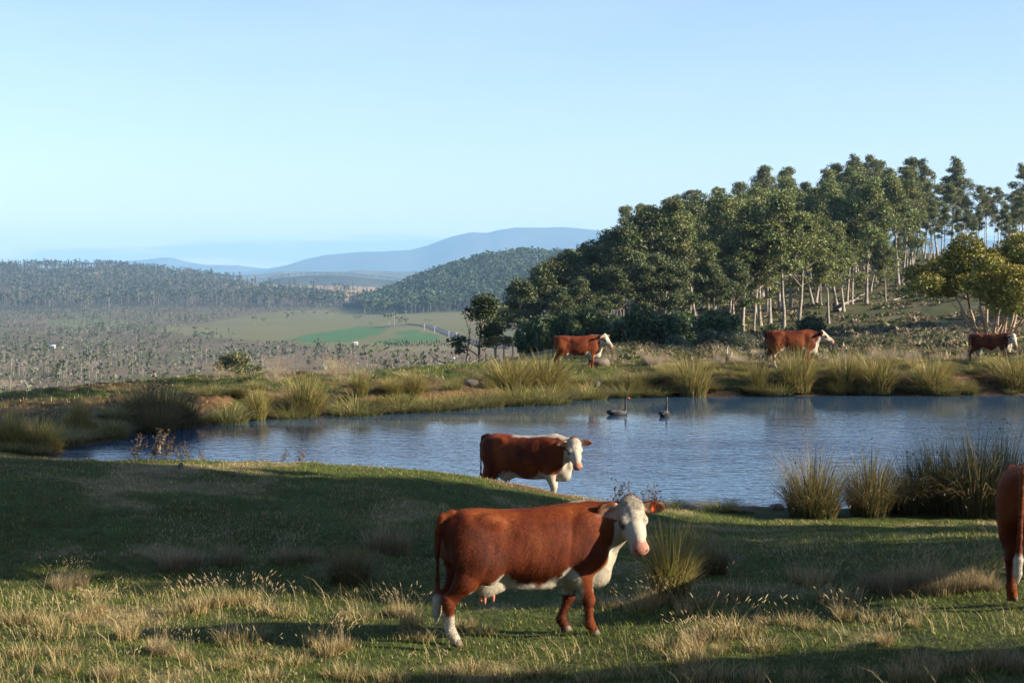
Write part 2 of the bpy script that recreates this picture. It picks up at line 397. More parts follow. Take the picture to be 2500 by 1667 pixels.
def ground_colour(x, y, z):
    D = np.maximum(y, 1.0)
    u = 1250 + FPX * x / np.maximum(y, 3.0)
    yr = HZ + (EYE - z) / D * FPX
    n1 = fbm(x * 0.7, y * 0.7, 101, 4); n2 = fbm(x * 0.16, y * 0.16, 103, 4); n3 = fbm(x * 3, y * 3, 105, 3)
    mixc = lambda a, b, t: np.asarray(a) * (1 - t[:, None]) + np.asarray(b) * t[:, None]
    grass = mixc((0.034, 0.046, 0.010), (0.068, 0.078, 0.020), n1)
    dry = mixc((0.17, 0.125, 0.06), (0.24, 0.185, 0.095), n3)
    soil = mixc((0.060, 0.032, 0.018), (0.150, 0.078, 0.042), n3)
    mud = mixc((0.035, 0.024, 0.015), (0.085, 0.055, 0.03), n3)
    c = mixc(grass, dry, 0.7 * smooth(0.60, 0.80, n1))
    # bare red soil on the mound and along the far bank
    berm = smooth(25.5, 27, D) * smooth(32, 31, D) * smooth(1750, 1400, u)
    sp = berm * smooth(0.50, 0.60, fbm(x * 0.35, y * 0.9, 111, 3))
    c = mixc(c, soil, np.clip(sp, 0, 1) * 0.85)
    sd = np.full(x.shape, 99.0)
    nr = (D < 90) & (np.abs(x) < 60) & (D > 12)
    if nr.any(): sd[nr] = pond_sd(x[nr], y[nr])
    bank = smooth(44, 48, D) * smooth(76, 68, D)
    lip = smooth(5.0, 1.0, sd + 3.5 * (n1 - 0.5))
    flat = smooth(0.54, 0.64, fbm(x * 0.22 + 3, y * 0.5, 113, 3))
    c = mixc(c, soil, np.clip(bank * np.maximum(lip * 0.85 * smooth(0.40, 0.52, fbm(x * 0.8, y * 0.9, 117, 3)), flat * 0.55), 0, 1))
    c = mixc(c, mud, np.clip(smooth(0.7, 0.1, sd), 0, 1))
    # dry strip behind the bank on the right, then rough grazing on the hill
    hs = smooth(66, 72, D) * smooth(120, 90, D) * smooth(1750, 1950, u)
    c = mixc(c, dry * 0.8, hs * 0.5)
    hill = smooth(85, 115, D) * smooth(700, 600, D)
    scrub = mixc((0.040, 0.052, 0.018), (0.105, 0.10, 0.040), fbm(x * 0.12, y * 0.12, 121, 4))
    scrub = mixc(scrub, (0.13, 0.105, 0.07), smooth(0.55, 0.7, fbm(x * 0.5, y * 0.5, 123, 3)) * 0.8)
    c = mixc(c, scrub, hill)
    # valley
    val = smooth(350, 450, D)
    vt = mixc((0.085, 0.068, 0.045), (0.16, 0.125, 0.078), fbm(x * 0.012, y * 0.006, 131, 4))
    vt = mixc(vt, (0.085, 0.085, 0.042), smooth(0.5, 0.66, fbm(x * 0.02, y * 0.012, 133, 4)) * 0.8)
    pale = mixc((0.115, 0.118, 0.050), (0.145, 0.138, 0.066), fbm(x * 0.01, y * 0.006, 135, 3))
    uu = u + 14 * (fbm(x * 0.02, y * 0.02, 137, 2) - 0.5); rr = yr + 4 * (fbm(x * 0.02, y * 0.02, 138, 2) - 0.5)
    far_ok = (D > 900) & (D < 2600)
    def fill(poly, colr, m=far_ok):
        nonlocal vt
        k = in_poly(uu, rr, poly) & m
        vt[k] = colr[k] if isinstance(colr, np.ndarray) and colr.ndim == 2 else np.asarray(colr) * (0.9 + 0.2 * n2[k])[:, None]
    fill([(340, 806), (460, 795), (560, 778), (640, 765), (830, 752), (900, 757), (1000, 752), (1250, 765), (1400, 775), (1400, 880), (1150, 880), (1000, 875), (900, 868), (780, 850), (640, 835), (500, 822)], pale)
    fill([(110, 785), (180, 774), (260, 777), (335, 790), (270, 800), (150, 797)], (0.11, 0.13, 0.055))
    fill([(700, 829), (770, 812), (860, 800), (945, 797), (930, 815), (900, 822), (860, 834), (760, 838)], (0.058, 0.125, 0.045))
    fill([(960, 820), (975, 806), (1020, 804), (1030, 812), (1000, 818)], (0.062, 0.125, 0.045))
    fill([(905, 836), (960, 826), (1050, 813), (1075, 824), (1060, 832), (940, 838)], (0.062, 0.13, 0.048))
    fill([(930, 850), (1100, 838), (1250, 846), (1250, 870), (1000, 866)], (0.17, 0.155, 0.085))
    fill([(0, 925), (60, 930), (40, 948), (-60, 950), (-60, 925)], (0.21, 0.165, 0.095), (D > 350) & (D < 900))
    fill([(-80, 962), (90, 960), (125, 968), (90, 985), (-80, 985)], (0.23, 0.18, 0.10), (D > 330) & (D < 800))
    c = mixc(c, vt, val)
    # wooded hills and the golden tops behind them
    wood = smooth(2150, 2500, D) * smooth(1100, 900, u) + smooth(1960, 2080, D) * smooth(940, 1000, u)
    wood = np.clip(wood, 0, 1)
    fl = mixc((0.045, 0.042, 0.030), (0.085, 0.072, 0.046), fbm(x * 0.01, y * 0.01, 141, 3))
    c = mixc(c, fl, wood)
    gold = in_poly(uu, rr, [(500, 697), (560, 688), (640, 689), (760, 692), (860, 697), (980, 703), (980, 735), (860, 738), (760, 720), (640, 708), (560, 702)]) & (D > 2900)
    c[gold] = (np.array([[0.25, 0.17, 0.085]]) * (0.8 + 0.4 * n2[gold])[:, None])
    gold2 = in_poly(uu, rr, [(185, 661), (270, 662), (275, 668), (190, 669)]) & (D > 2900)
    c[gold2] = (0.23, 0.17, 0.09)
    return np.clip(c, 0.004, 0.6)

def build_ground():
    fu = np.arange(-300, 2801, 12.0)
    fa = np.arctan((fu - 1250) / FPX)
    a0, a1 = fa[0], fa[-1]
    rest = np.linspace(a1, a0 + 2 * PI, 90)[1:-1]
    ang = np.concatenate([fa, rest])                      # angle from +Y towards +X
    rows = [1.0]
    while rows[-1] < 9000:
        D = rows[-1]
        s = 0.09 if D < 12 else (0.006 if D < 45 else (0.0048 if D < 75 else (0.011 if D < 700 else 0.014)))
        rows.append(D * (1 + s))
    R = np.array(rows)
    na, nr = len(ang), len(R)
    A, RR = np.meshgrid(ang, R, indexing='ij')
    infront = np.abs(A) < 0.75
    # in the fan, R is the depth y; elsewhere the radius
    sc = np.where(infront, 1 / np.maximum(np.cos(np.where(infront, A, 0)), .3), 1 / math.cos(0.75))
    X = np.sin(A) * RR * sc; Y = np.cos(A) * RR * sc
    x = X.ravel(); y = Y.ravel()
    z = ground_z(x, y)
    c = ground_colour(x, y, z)
    v = np.stack([x, y, z], 1)
    i = np.arange(na); j = np.arange(nr - 1)
    I, J = np.meshgrid(i, j, indexing='ij'); I2 = (I + 1) % na
    f = np.stack([I * nr + J, I2 * nr + J, I2 * nr + J + 1, I * nr + J + 1], -1).reshape(-1, 4)[:, ::-1]
    cap = np.stack([np.zeros(na - 2, int), (np.arange(1, na - 1)) * nr, (np.arange(2, na)) * nr], 1)[:, ::-1]
    m = material('ground_soil_and_grass', rough=0.95, spec=0.1, nscale=6.0, namp=0.35, bump=0.05, bscale=9.0)
    o = mesh_obj('ground', v, [f, cap], m, col=c, smooth_sh=True)
    o['kind'] = 'structure'
    return o
build_ground()

# ------------------------------------------------------------------ pond
def build_water():
    m = bpy.data.materials.new('pond_water'); m.use_nodes = True
    nt = m.node_tree; b = nt.nodes['Principled BSDF']
    b.inputs['Base Color'].default_value = (0.036, 0.076, 0.130, 1)
    b.inputs['Roughness'].default_value = 0.03
    b.inputs['IOR'].default_value = 1.45
    b.inputs['Specular IOR Level'].default_value = 0.5
    geo = nt.nodes.new('ShaderNodeNewGeometry')
    def wave(scale, rot, stretch, det):
        mp = nt.nodes.new('ShaderNodeMapping')
        mp.inputs['Rotation'].default_value = (0, 0, rot); mp.inputs['Scale'].default_value = (stretch, 1.0, 1.0)
        nt.links.new(geo.outputs['Position'], mp.inputs['Vector'])
        n = nt.nodes.new('ShaderNodeTexNoise'); n.inputs['Scale'].default_value = scale; n.inputs['Detail'].default_value = det
        n.inputs['Distortion'].default_value = 0.4
        nt.links.new(mp.outputs['Vector'], n.inputs['Vector'])
        return n.outputs['Fac']
    a = wave(3.6, 0.25, 0.65, 2.5); c = wave(10.0, -0.2, 0.7, 2.0)
    ma = nt.nodes.new('ShaderNodeMath'); ma.operation = 'MULTIPLY_ADD'; ma.inputs[1].default_value = 0.30
    nt.links.new(c, ma.inputs[0]); nt.links.new(a, ma.inputs[2])
    # wind-sheltered water under the far bank is calmer
    sp = nt.nodes.new('ShaderNodeSeparateXYZ'); nt.links.new(geo.outputs['Position'], sp.inputs[0])
    ln = nt.nodes.new('ShaderNodeTexNoise'); ln.inputs['Scale'].default_value = 0.12; ln.inputs['Detail'].default_value = 3
    nt.links.new(geo.outputs['Position'], ln.inputs['Vector'])
    off = nt.nodes.new('ShaderNodeMath'); off.operation = 'MULTIPLY_ADD'; off.inputs[1].default_value = 9.0
    nt.links.new(ln.outputs['Fac'], off.inputs[0]); nt.links.new(sp.outputs['Y'], off.inputs[2])
    lx = nt.nodes.new('ShaderNodeMath'); lx.operation = 'MULTIPLY_ADD'; lx.inputs[1].default_value = -0.42
    nt.links.new(sp.outputs['X'], lx.inputs[0]); nt.links.new(off.outputs[0], lx.inputs[2])
    mr = nt.nodes.new('ShaderNodeMapRange'); mr.interpolation_type = 'SMOOTHSTEP'
    mr.inputs['From Min'].default_value = 46; mr.inputs['From Max'].default_value = 59
    mr.inputs['To Min'].default_value = 0.030; mr.inputs['To Max'].default_value = 0.0025
    nt.links.new(lx.outputs[0], mr.inputs['Value'])
    bp = nt.nodes.new('ShaderNodeBump'); bp.inputs['Strength'].default_value = 1.0
    nt.links.new(ma.outputs[0], bp.inputs['Height']); nt.links.new(mr.outputs['Result'], bp.inputs['Distance'])
    nt.links.new(bp.outputs['Normal'], b.inputs['Normal'])
    P = POND.copy(); cx = P.mean(0)
    P = cx + (P - cx) * 1.0
    # grow the sheet a little past the shore so that the land itself draws the edge
    N = len(P); out = []
    for k in range(N):
        d = P[(k + 1) % N] - P[k - 1]; nrm = np.array([d[1], -d[0]]); nrm /= np.linalg.norm(nrm)
        out.append(P[k] + nrm * 1.2)
    out = np.array(out)
    v = np.column_stack([out, np.zeros(N)])
    v = np.vstack([v, [[5.0, 48.0, 0.0]]])
    f = np.stack([np.arange(N), (np.arange(N) + 1) % N, np.full(N, N)], 1)
    o = mesh_obj('water', v, f, m)
    if o.data.polygons[0].normal.z < 0: o.data.flip_normals()
    o['kind'] = 'structure'
build_water()

# ------------------------------------------------------------------ far ranges
def range_mesh(name, pts, D0, depth, base, colr, seed, rough=12.0):
    """a mountain range with a front and a back slope; pts = skyline (column, row) at distance D0"""
    us = np.arange(pts[0][0], pts[-1][0] + 1, 12.0)
    yr = np.interp(us, [p[0] for p in pts], [p[1] for p in pts])
    zc = zpx(yr, D0)
    zc = zc + rough * (fbm(us * 0.02, us * 0 + seed, seed, 4) - 0.5)
    T = np.linspace(-1, 1, 25)
    V = []; C = []
    for t in T:
        D = D0 + t * depth
        x = (us - 1250) / FPX * D0
        prof = (1 - abs(t)) ** 1.25
        ridge = 1 + 0.35 * (fbm(x * 0.0016, x * 0 + t * 2.2, seed + 3, 4) - 0.5) * 2 * min(1, abs(t) * 4) * (1 - abs(t))
        z = base + (zc - base) * prof * ridge
        V.append(np.stack([x, np.full_like(x, D) + 0.12 * depth * (fbm(x * .0012, x * 0 + t, seed + 9, 2) - .5), z], 1))
        n = fbm(x * 0.004, x * 0 + t * 6, seed + 5, 4)[:, None]
        C.append(np.asarray(colr) * (0.6 + 0.8 * n))
    n = len(us); V = np.vstack(V); C = np.vstack(C)
    I, J = np.meshgrid(np.arange(len(T) - 1), np.arange(n - 1), indexing='ij')
    f = np.stack([I * n + J, I * n + J + 1, (I + 1) * n + J + 1, (I + 1) * n + J], -1).reshape(-1, 4)
    o = mesh_obj(name, V, f, M_RANGE, col=C, smooth_sh=True)
    o['kind'] = 'structure'
    return o
M_RANGE = material('mountain_forest', rough=1.0, spec=0.0, nscale=0.01, namp=0.3)
MTN = [(300, 690), (520, 672), (600, 662), (660, 655), (700, 648), (745, 634), (800, 623), (860, 617), (930, 614), (1000, 610), (1040, 599), (1080, 585), (1110, 575), (1150, 567), (1190, 568.5),
       (1215, 562), (1260, 556.5), (1330, 556), (1370, 554), (1400, 555), (1450, 561), (1550, 570), (1700, 590), (1900, 600), (2100, 590), (2300, 580), (2500, 590), (2800, 640), (3200, 690)]
range_mesh('mountain', MTN, 15000, 2600, -140, (0.05, 0.055, 0.045), 3, 10)
range_mesh('mountain', [(-900, 650), (-400, 640), (-100, 632), (0, 641), (50, 648), (120, 652), (220, 648), (270, 645), (310, 637), (360, 633), (400, 628), (425, 630), (450, 638), (500, 647), (540, 647), (580, 648), (640, 655), (760, 665), (900, 690)], 17000, 2400, -140, (0.05, 0.055, 0.045), 13, 8)
range_mesh('hill', [(-900, 672), (0, 668), (200, 664), (420, 668), (600, 672), (700, 662), (800, 664), (880, 660), (980, 664), (1060, 660), (1150, 668), (1300, 675), (1500, 690)], 9000, 1300, -120, (0.10, 0.085, 0.05), 23, 9)
range_mesh('hill', [(560, 700), (640, 688), (690, 677), (760, 671), (830, 673), (900, 678), (960, 684), (1050, 700)], 5600, 450, -60, (0.06, 0.06, 0.04), 33, 6)
# ------------------------------------------------------------------ implicit-surface modelling for the animals
class Field:
    def __init__(self, lo, hi, h):
        self.h = h; self.lo = np.array(lo, np.float32)
        self.n = np.ceil((np.array(hi) - np.array(lo)) / h).astype(int) + 1
        self.ax = [self.lo[i] + np.arange(self.n[i], dtype=np.float32) * h for i in range(3)]
        self.f = np.full(self.n, 0.5, np.float32)
    def box(self, lo, hi):
        s = []
        for i in range(3):
            a = int(np.clip(math.floor((lo[i] - self.lo[i]) / self.h), 0, self.n[i]))
            b = int(np.clip(math.ceil((hi[i] - self.lo[i]) / self.h) + 1, 0, self.n[i]))
            s.append(slice(a, b))
        return tuple(s)
    def coords(self, s):
        return np.meshgrid(self.ax[0][s[0]], self.ax[1][s[1]], self.ax[2][s[2]], indexing='ij')
    def union(self, s, d, k):
        a = self.f[s]
        if k <= 0:
            self.f[s] = np.minimum(a, d); return
        h = np.clip(0.5 + 0.5 * (a - d) / k, 0, 1)
        self.f[s] = a * (1 - h) + d * h - k * h * (1 - h)
    def cut(self, s, d, k):
        a = self.f[s]; h = np.clip(0.5 - 0.5 * (a + d) / k, 0, 1)
        self.f[s] = a * (1 - h) - d * h + k * h * (1 - h)
    def cone(self, a, b, ra, rb, k=0.03, sq=(1, 1, 1)):
        """tapered capsule; sq widens it along an axis"""
        a = np.array(a, float); b = np.array(b, float); sq = np.array(sq, float)
        R = max(ra, rb) * sq + k + 0.03
        s = self.box(np.minimum(a, b) - R, np.maximum(a, b) + R)
        X, Y, Zc = self.coords(s)
        e = (b - a) / sq
        px, py, pz = (X - a[0]) / sq[0], (Y - a[1]) / sq[1], (Zc - a[2]) / sq[2]
        t = np.clip((px * e[0] + py * e[1] + pz * e[2]) / max(float(e @ e), 1e-9), 0, 1)
        d = np.sqrt((px - t * e[0]) ** 2 + (py - t * e[1]) ** 2 + (pz - t * e[2]) ** 2) - (ra + (rb - ra) * t)
        self.union(s, d.astype(np.float32), k)
    def chain(self, pts, k=0.03, sq=(1, 1, 1)):
        for p, q in zip(pts[:-1], pts[1:]):
            self.cone(p[:3], q[:3], p[3], q[3], k, sq)
    def ell(self, c, r, k=0.03, R=None, cut=False):
        c = np.array(c, float); r = np.array(r, float)
        m = max(r) + k + 0.03
        s = self.box(c - m, c + m)
        X, Y, Zc = self.coords(s)
        X = X - c[0]; Y = Y - c[1]; Zc = Zc - c[2]
        if R is not None:
            X, Y, Zc = (R[0, 0] * X + R[1, 0] * Y + R[2, 0] * Zc, R[0, 1] * X + R[1, 1] * Y + R[2, 1] * Zc, R[0, 2] * X + R[1, 2] * Y + R[2, 2] * Zc)
        q = np.sqrt((X / r[0]) ** 2 + (Y / r[1]) ** 2 + (Zc / r[2]) ** 2)
        g = np.sqrt((X / r[0] ** 2) ** 2 + (Y / r[1] ** 2) ** 2 + (Zc / r[2] ** 2) ** 2)
        d = (q * (q - 1) / np.maximum(g, 1e-6)).astype(np.float32)
        if cut: self.cut(s, d, k)
        else: self.union(s, d, k)
    def loft(self, xs, top, bot, wid, k=0.03, up=2.3, lowp=2.2, wz=0.5):
        s = self.box((xs[0] - .05, -max(wid) - .1, min(bot) - .1), (xs[-1] + .05, max(wid) + .1, max(top) + .1))
        X, Y, Zc = self.coords(s)
        xa = self.ax[0][s[0]]
        def cub(v):
            # smooth (Catmull-Rom like) interpolation
            v = np.array(v, float); xx = np.array(xs); mm = np.gradient(v, xx)
            i = np.clip(np.searchsorted(xx, xa) - 1, 0, len(xx) - 2); hh = xx[i + 1] - xx[i]; t = np.clip((xa - xx[i]) / hh, 0, 1)
            return ((2 * t**3 - 3 * t**2 + 1) * v[i] + (t**3 - 2 * t**2 + t) * hh * mm[i] + (-2 * t**3 + 3 * t**2) * v[i + 1] + (t**3 - t**2) * hh * mm[i + 1])
        T = cub(top)[:, None, None]; B = cub(bot)[:, None, None]; W = np.maximum(cub(wid), 0.02)[:, None, None]
        mid = B + (T - B) * wz
        hu = T - mid; hl = mid - B
        zz = Zc - mid
        H = np.where(zz > 0, hu, hl); n = np.where(zz > 0, up, lowp)
        q = ((np.abs(Y) / W) ** n + (np.abs(zz) / np.maximum(H, .02)) ** n) ** (1 / n)
        d = (q - 1) * np.minimum(W, np.minimum(hu, hl)) * 0.9
        ex = np.maximum(xs[0] - X, X - xs[-1])
        d = np.maximum(d, ex).astype(np.float32)
        self.union(s, d, k)
    def mesh(self):
        """surface nets: one vertex per crossing cell, one quad per crossing edge"""
        f = self.f; s = f < 0
        nx, ny, nz = f.shape
        cs = np.zeros((nx - 1, ny - 1, nz - 1), np.int8)
        for dx in (0, 1):
            for dy in (0, 1):
                for dz in (0, 1):
                    cs += s[dx:nx - 1 + dx, dy:ny - 1 + dy, dz:nz - 1 + dz]
        act = (cs > 0) & (cs < 8)
        I = np.argwhere(act)
        idx = -np.ones(act.shape, np.int64); idx[act] = np.arange(len(I))
        acc = np.zeros((len(I), 3)); cnt = np.zeros(len(I))
        corners = [(a, b, c) for a in (0, 1) for b in (0, 1) for c in (0, 1)]
        V = {c: f[I[:, 0] + c[0], I[:, 1] + c[1], I[:, 2] + c[2]].astype(float) for c in corners}
        for c in corners:
            for ax in range(3):
                if c[ax] == 0:
                    e = list(c); e[ax] = 1; e = tuple(e)
                    va, vb = V[c], V[e]
                    cr = (va < 0) != (vb < 0)
                    t = np.where(cr, va / np.where(cr, va - vb, 1), 0)
                    p = np.tile(np.array(c, float), (len(I), 1)); p[:, ax] = t
                    acc += np.where(cr[:, None], p, 0); cnt += cr
        P = (I + acc / np.maximum(cnt, 1)[:, None]) * self.h + self.lo
        F = []
        for ax in range(3):
            a0 = [slice(None)] * 3; a1 = [slice(None)] * 3
            a0[ax] = slice(0, -1); a1[ax] = slice(1, None)
            A = s[tuple(a0)]; B = s[tuple(a1)]
            E = np.argwhere(A != B)
            b, c = (ax + 1) % 3, (ax + 2) % 3
            E = E[(E[:, b] > 0) & (E[:, c] > 0) & (E[:, b] < f.shape[b] - 1) & (E[:, c] < f.shape[c] - 1)]
            flip = A[E[:, 0], E[:, 1], E[:, 2]]
            q = []
            for ob, oc in ((0, 0), (-1, 0), (-1, -1), (0, -1)):
                G = E.copy(); G[:, b] += ob; G[:, c] += oc
                q.append(idx[G[:, 0], G[:, 1], G[:, 2]])
            q = np.stack(q, 1)
            q[~flip] = q[~flip][:, ::-1]
            F.append(q)
        F = np.vstack(F)
        # two rounds of gentle relaxation along the mesh
        for _ in range(2):
            a = np.zeros_like(P); n = np.zeros(len(P))
            for k in range(4):
                np.add.at(a, F[:, k], P[F[:, (k + 1) % 4]]); np.add.at(n, F[:, k], 1)
                np.add.at(a, F[:, k], P[F[:, k - 1]]); np.add.at(n, F[:, k], 1)
            P = P * 0.5 + 0.5 * a / np.maximum(n, 1)[:, None]
        return P, F

def rotm(yaw=0, pitch=0, roll=0):
    """yaw about z, then nose up by pitch, then roll"""
    return np.array(Matrix.Rotation(yaw, 3, 'Z') @ Matrix.Rotation(-pitch, 3, 'Y') @ Matrix.Rotation(roll, 3, 'X'))

# ------------------------------------------------------------------ cattle
M_COAT = material('red_and_white_coat', rough=0.7, spec=0.14, nscale=26.0, namp=0.16, bump=0.006, bscale=60.0)
M_HAIR = material('coat_hair', rough=0.65, spec=0.12)
M_EYE = material('dark_wet_eye', rough=0.08, spec=0.8, attr=False, color=(0.012, 0.008, 0.006))
M_HOOF = material('hoof_horn', rough=0.55, attr=False, color=(0.10, 0.075, 0.05), nscale=30, namp=0.3)
M_TAG = material('orange_tag_plastic', rough=0.4, attr=False, color=(0.75, 0.10, 0.02), nscale=40, namp=0.1)
M_TEAT = material('teat_skin', rough=0.5, attr=False, color=(0.42, 0.17, 0.12))
RED = np.array((0.100, 0.0195, 0.0036)); WHITE = np.array((0.35, 0.31, 0.24)); PINK = np.array((0.33, 0.15, 0.105))

def make_cow(name, label, group, loc, yaw, h=0.02, head_at=(0.98, -0.22, 1.25), head_yaw=-70, head_pitch=-52, head_roll=0,
             fore=((0.60, 0.0), (0.42, 0.0)), hind=((-0.84, 0.0), (-0.74, 0.0)), tail_sway=0.0, udder=True, scale=1.0, fat=1.0, red=RED,
             crest=(0.42, 0.75), crest_w=0.05, belly=0.60, sock=0.30, fsock=0.0, hair=0, tagged=False, seed=1, foreleg_white=False, tilt=0.0, blaze_red=0.0):
    """fore / hind: (x of the hoof, lift) for the right (-y) and the left (+y) leg; head angles in degrees relative to the body"""
    F = Field((-1.16, -0.62, -0.02), (1.62, 0.52, 1.66), h)
    Rh = rotm(math.radians(head_yaw), math.radians(head_pitch), math.radians(head_roll))
    H0 = np.array(head_at, float)
    HS = 1.14
    hp = lambda x, y, z: H0 + Rh @ (HS * np.array((x, y, z), float))
    # trunk: rump, loin, barrel, withers, chest
    xs = [-0.93, -0.89, -0.80, -0.66, -0.48, -0.25, 0.0, 0.25, 0.45, 0.60, 0.72, 0.80, 0.84]
    top = [1.16, 1.235, 1.305, 1.335, 1.335, 1.318, 1.315, 1.330, 1.350, 1.335, 1.26, 1.13, 1.02]
    bot = [1.05, 0.87, 0.77, 0.71, 0.66, 0.595, 0.555, 0.55, 0.565, 0.565, 0.60, 0.70, 0.82]
    wid = [0.06, 0.15, 0.225, 0.275, 0.30, 0.325, 0.345, 0.335, 0.29, 0.25, 0.205, 0.15, 0.06]
    F.loft(xs, top, bot, [w * fat for w in wid], k=0.02, up=2.15, lowp=2.2, wz=0.46)
    for s in (-1, 1):
        # hook bones, pin bones, thigh, stifle, shoulder blade
        F.ell((-0.50, s * 0.225, 1.235), (0.11, 0.055, 0.06), 0.09)
        F.ell((-0.86, s * 0.115, 1.15), (0.06, 0.05, 0.07), 0.06)
        F.ell((-0.70, s * 0.185, 0.95), (0.20, 0.115, 0.30), 0.10)
        F.ell((-0.50, s * 0.225, 0.76), (0.13, 0.075, 0.17), 0.09)
        F.ell((0.53, s * 0.205, 0.98), (0.16, 0.075, 0.27), 0.09)
        F.ell((0.66, s * 0.165, 0.82), (0.11, 0.085, 0.12), 0.08)
    # neck up to the head, with crest and dewlap
    nb = np.array((0.58, 0, 1.06)); nt_ = hp(-0.01, 0, -0.17)
    nm = nb * 0.48 + nt_ * 0.52 + np.array((0.05, 0.02 * np.sign(nt_[1] + 1e-6), -0.01))
    F.cone(nb, nm, 0.255, 0.195, 0.10, sq=(1, 0.80, 1))
    F.cone(nm, nt_, 0.190, 0.135, 0.07, sq=(1, 0.92, 1))
    cb = np.array((0.50, 0, 1.235)); F.cone(cb, hp(-0.04, 0, -0.10), 0.09, 0.075, 0.10)
    th = hp(0.02, 0, -0.24)
    dm = np.array((0.80, th[1] * 0.35, 0.80))
    F.cone(th, dm, 0.055, 0.085, 0.10); F.cone(dm, (0.74, 0, 0.60), 0.095, 0.105, 0.09, sq=(1, 0.8, 1))
    F.cone((0.74, 0, 0.60), (0.48, 0, 0.555), 0.10, 0.10, 0.09)
    # fore legs
    for i, s in enumerate((-1, 1)):
        fx, lift = fore[i]; y0 = s * 0.185; y1 = s * 0.15
        kx = 0.50 + (fx - 0.50) * 0.55 + 0.015
        F.cone((0.54, y0, 0.80), (0.47 + (fx - .5) * .2, y0, 0.63), 0.13, 0.10, 0.08, sq=(1, .8, 1))
        F.cone((0.47 + (fx - .5) * .2, y0, 0.63), (kx, y1, 0.385), 0.098, 0.060, 0.05, sq=(1, .85, 1))
        F.ell((kx + 0.008, y1, 0.37), (0.062, 0.055, 0.062), 0.035)
        F.cone((kx, y1, 0.35), (fx - 0.02, y1, 0.155), 0.047, 0.041, 0.03)
        F.ell((fx - 0.018, y1, 0.135 + lift), (0.055, 0.05, 0.05), 0.03)
        F.cone((fx - 0.012, y1, 0.13 + lift), (fx + 0.025, y1, 0.055 + lift), 0.045, 0.052, 0.025)
    # hind legs: stifle, gaskin, hock pointing back, shank, fetlock
    for i, s in enumerate((-1, 1)):
        hx, lift = hind[i]; y0 = s * 0.20; y1 = s * 0.155
        kx = hx - 0.055
        F.cone((-0.60, y0, 0.82), (-0.60 + (kx + .6) * .45, y0 * .95, 0.64), 0.165, 0.115, 0.08, sq=(1, .72, 1))
        F.cone((-0.60 + (kx + .6) * .45, y0 * .95, 0.64), (kx + 0.02, y1, 0.455), 0.112, 0.066, 0.06, sq=(1, .75, 1))
        F.cone((kx - 0.025, y1, 0.49), (kx, y1, 0.42), 0.040, 0.052, 0.03)
        F.ell((kx + 0.012, y1, 0.43), (0.058, 0.046, 0.062), 0.03)
        F.cone((kx + 0.01, y1, 0.42), (hx - 0.03, y1, 0.165), 0.050, 0.043, 0.03)
        F.ell((hx - 0.03, y1, 0.145 + lift), (0.056, 0.05, 0.05), 0.03)
        F.cone((hx - 0.022, y1, 0.135 + lift), (hx + 0.02, y1, 0.055 + lift), 0.047, 0.054, 0.025)
    # udder and navel
    if udder:
        F.ell((-0.44, 0, 0.575), (0.18, 0.13, 0.12), 0.06)
        for s in (-1, 1):
            F.ell((-0.48, s * 0.06, 0.53), (0.085, 0.055, 0.08), 0.04)
    F.ell((0.05, 0, 0.54), (0.30, 0.16, 0.05), 0.08)
    # tail
    tw = tail_sway
    F.chain([(-0.84, 0, 1.285, 0.05), (-0.935, 0, 1.255, 0.042), (-0.975, tw * .2, 1.12, 0.034), (-0.985, tw * .5, 0.90, 0.027), (-0.985, tw * .8, 0.66, 0.022), (-0.985, tw, 0.55, 0.022)], 0.025)
    F.chain([(-0.985, tw, 0.56, 0.024), (-0.99, tw * 1.2, 0.44, 0.048), (-0.995, tw * 1.4, 0.32, 0.042), (-1.0, tw * 1.5, 0.22, 0.012)], 0.02)
    # head
    def hc(a, b, ra, rb, k): F.cone(hp(*a), hp(*b), ra * HS, rb * HS, k)
    def he(c, r, k, cut=False, R2=None): F.ell(hp(*c), np.array(r) * HS, k, Rh if R2 is None else Rh @ R2, cut)
    he((0.07, 0, -0.085), (0.15, 0.128, 0.135), 0.05)          # skull
    he((0.00, 0, 0.015), (0.07, 0.085, 0.055), 0.05)           # poll
    hc((0.12, 0, -0.065), (0.40, 0, -0.095), 0.098, 0.058, 0.05)
    hc((0.10, 0, -0.155), (0.38, 0, -0.155), 0.085, 0.055, 0.06)
    he((0.10, 0, -0.19), (0.13, 0.085, 0.085), 0.06)           # jowl
    he((0.435, 0, -0.125), (0.062, 0.086, 0.068), 0.04)        # muzzle
    he((0.40, 0, -0.185), (0.065, 0.055, 0.035), 0.03)         # lower lip
    for s in (-1, 1):
        he((0.165, s * 0.094, -0.035), (0.055, 0.034, 0.036), 0.03)   # brow
        he((0.20, s * 0.075, -0.12), (0.11, 0.03, 0.05), 0.05)        # cheek bone
        pass
        he((0.178, s * 0.118, -0.072), (0.034, 0.014, 0.022), 0.012, cut=True)   # eye socket
        # ear: a leaf held out sideways, cupped forward
        E2 = rotm(s * math.radians(82), math.radians(4), 0)
        base = np.array((0.005, s * 0.10, -0.03))
        c = base + E2 @ np.array((0.105, 0, 0.0))
        F.ell(hp(*c), (0.135, 0.030, 0.088), 0.018, Rh @ E2)
        F.cone(hp(*base), hp(*(base + E2 @ np.array((0.06, 0, 0)))), 0.036, 0.03, 0.02)
        cc = base + E2 @ np.array((0.125, -s * 0.030, 0.006))
        F.ell(hp(*cc), (0.100, 0.028, 0.062), 0.012, Rh @ E2, cut=True)
    he((0.01, 0, 0.030), (0.06, 0.075, 0.040), 0.04)          # curly topknot
    P, Fc = F.mesh()
    # muscle and rib relief
    vn = np.zeros_like(P); e1 = P[Fc[:, 1]] - P[Fc[:, 0]]; e2 = P[Fc[:, 3]] - P[Fc[:, 0]]; fn = np.cross(e1, e2)
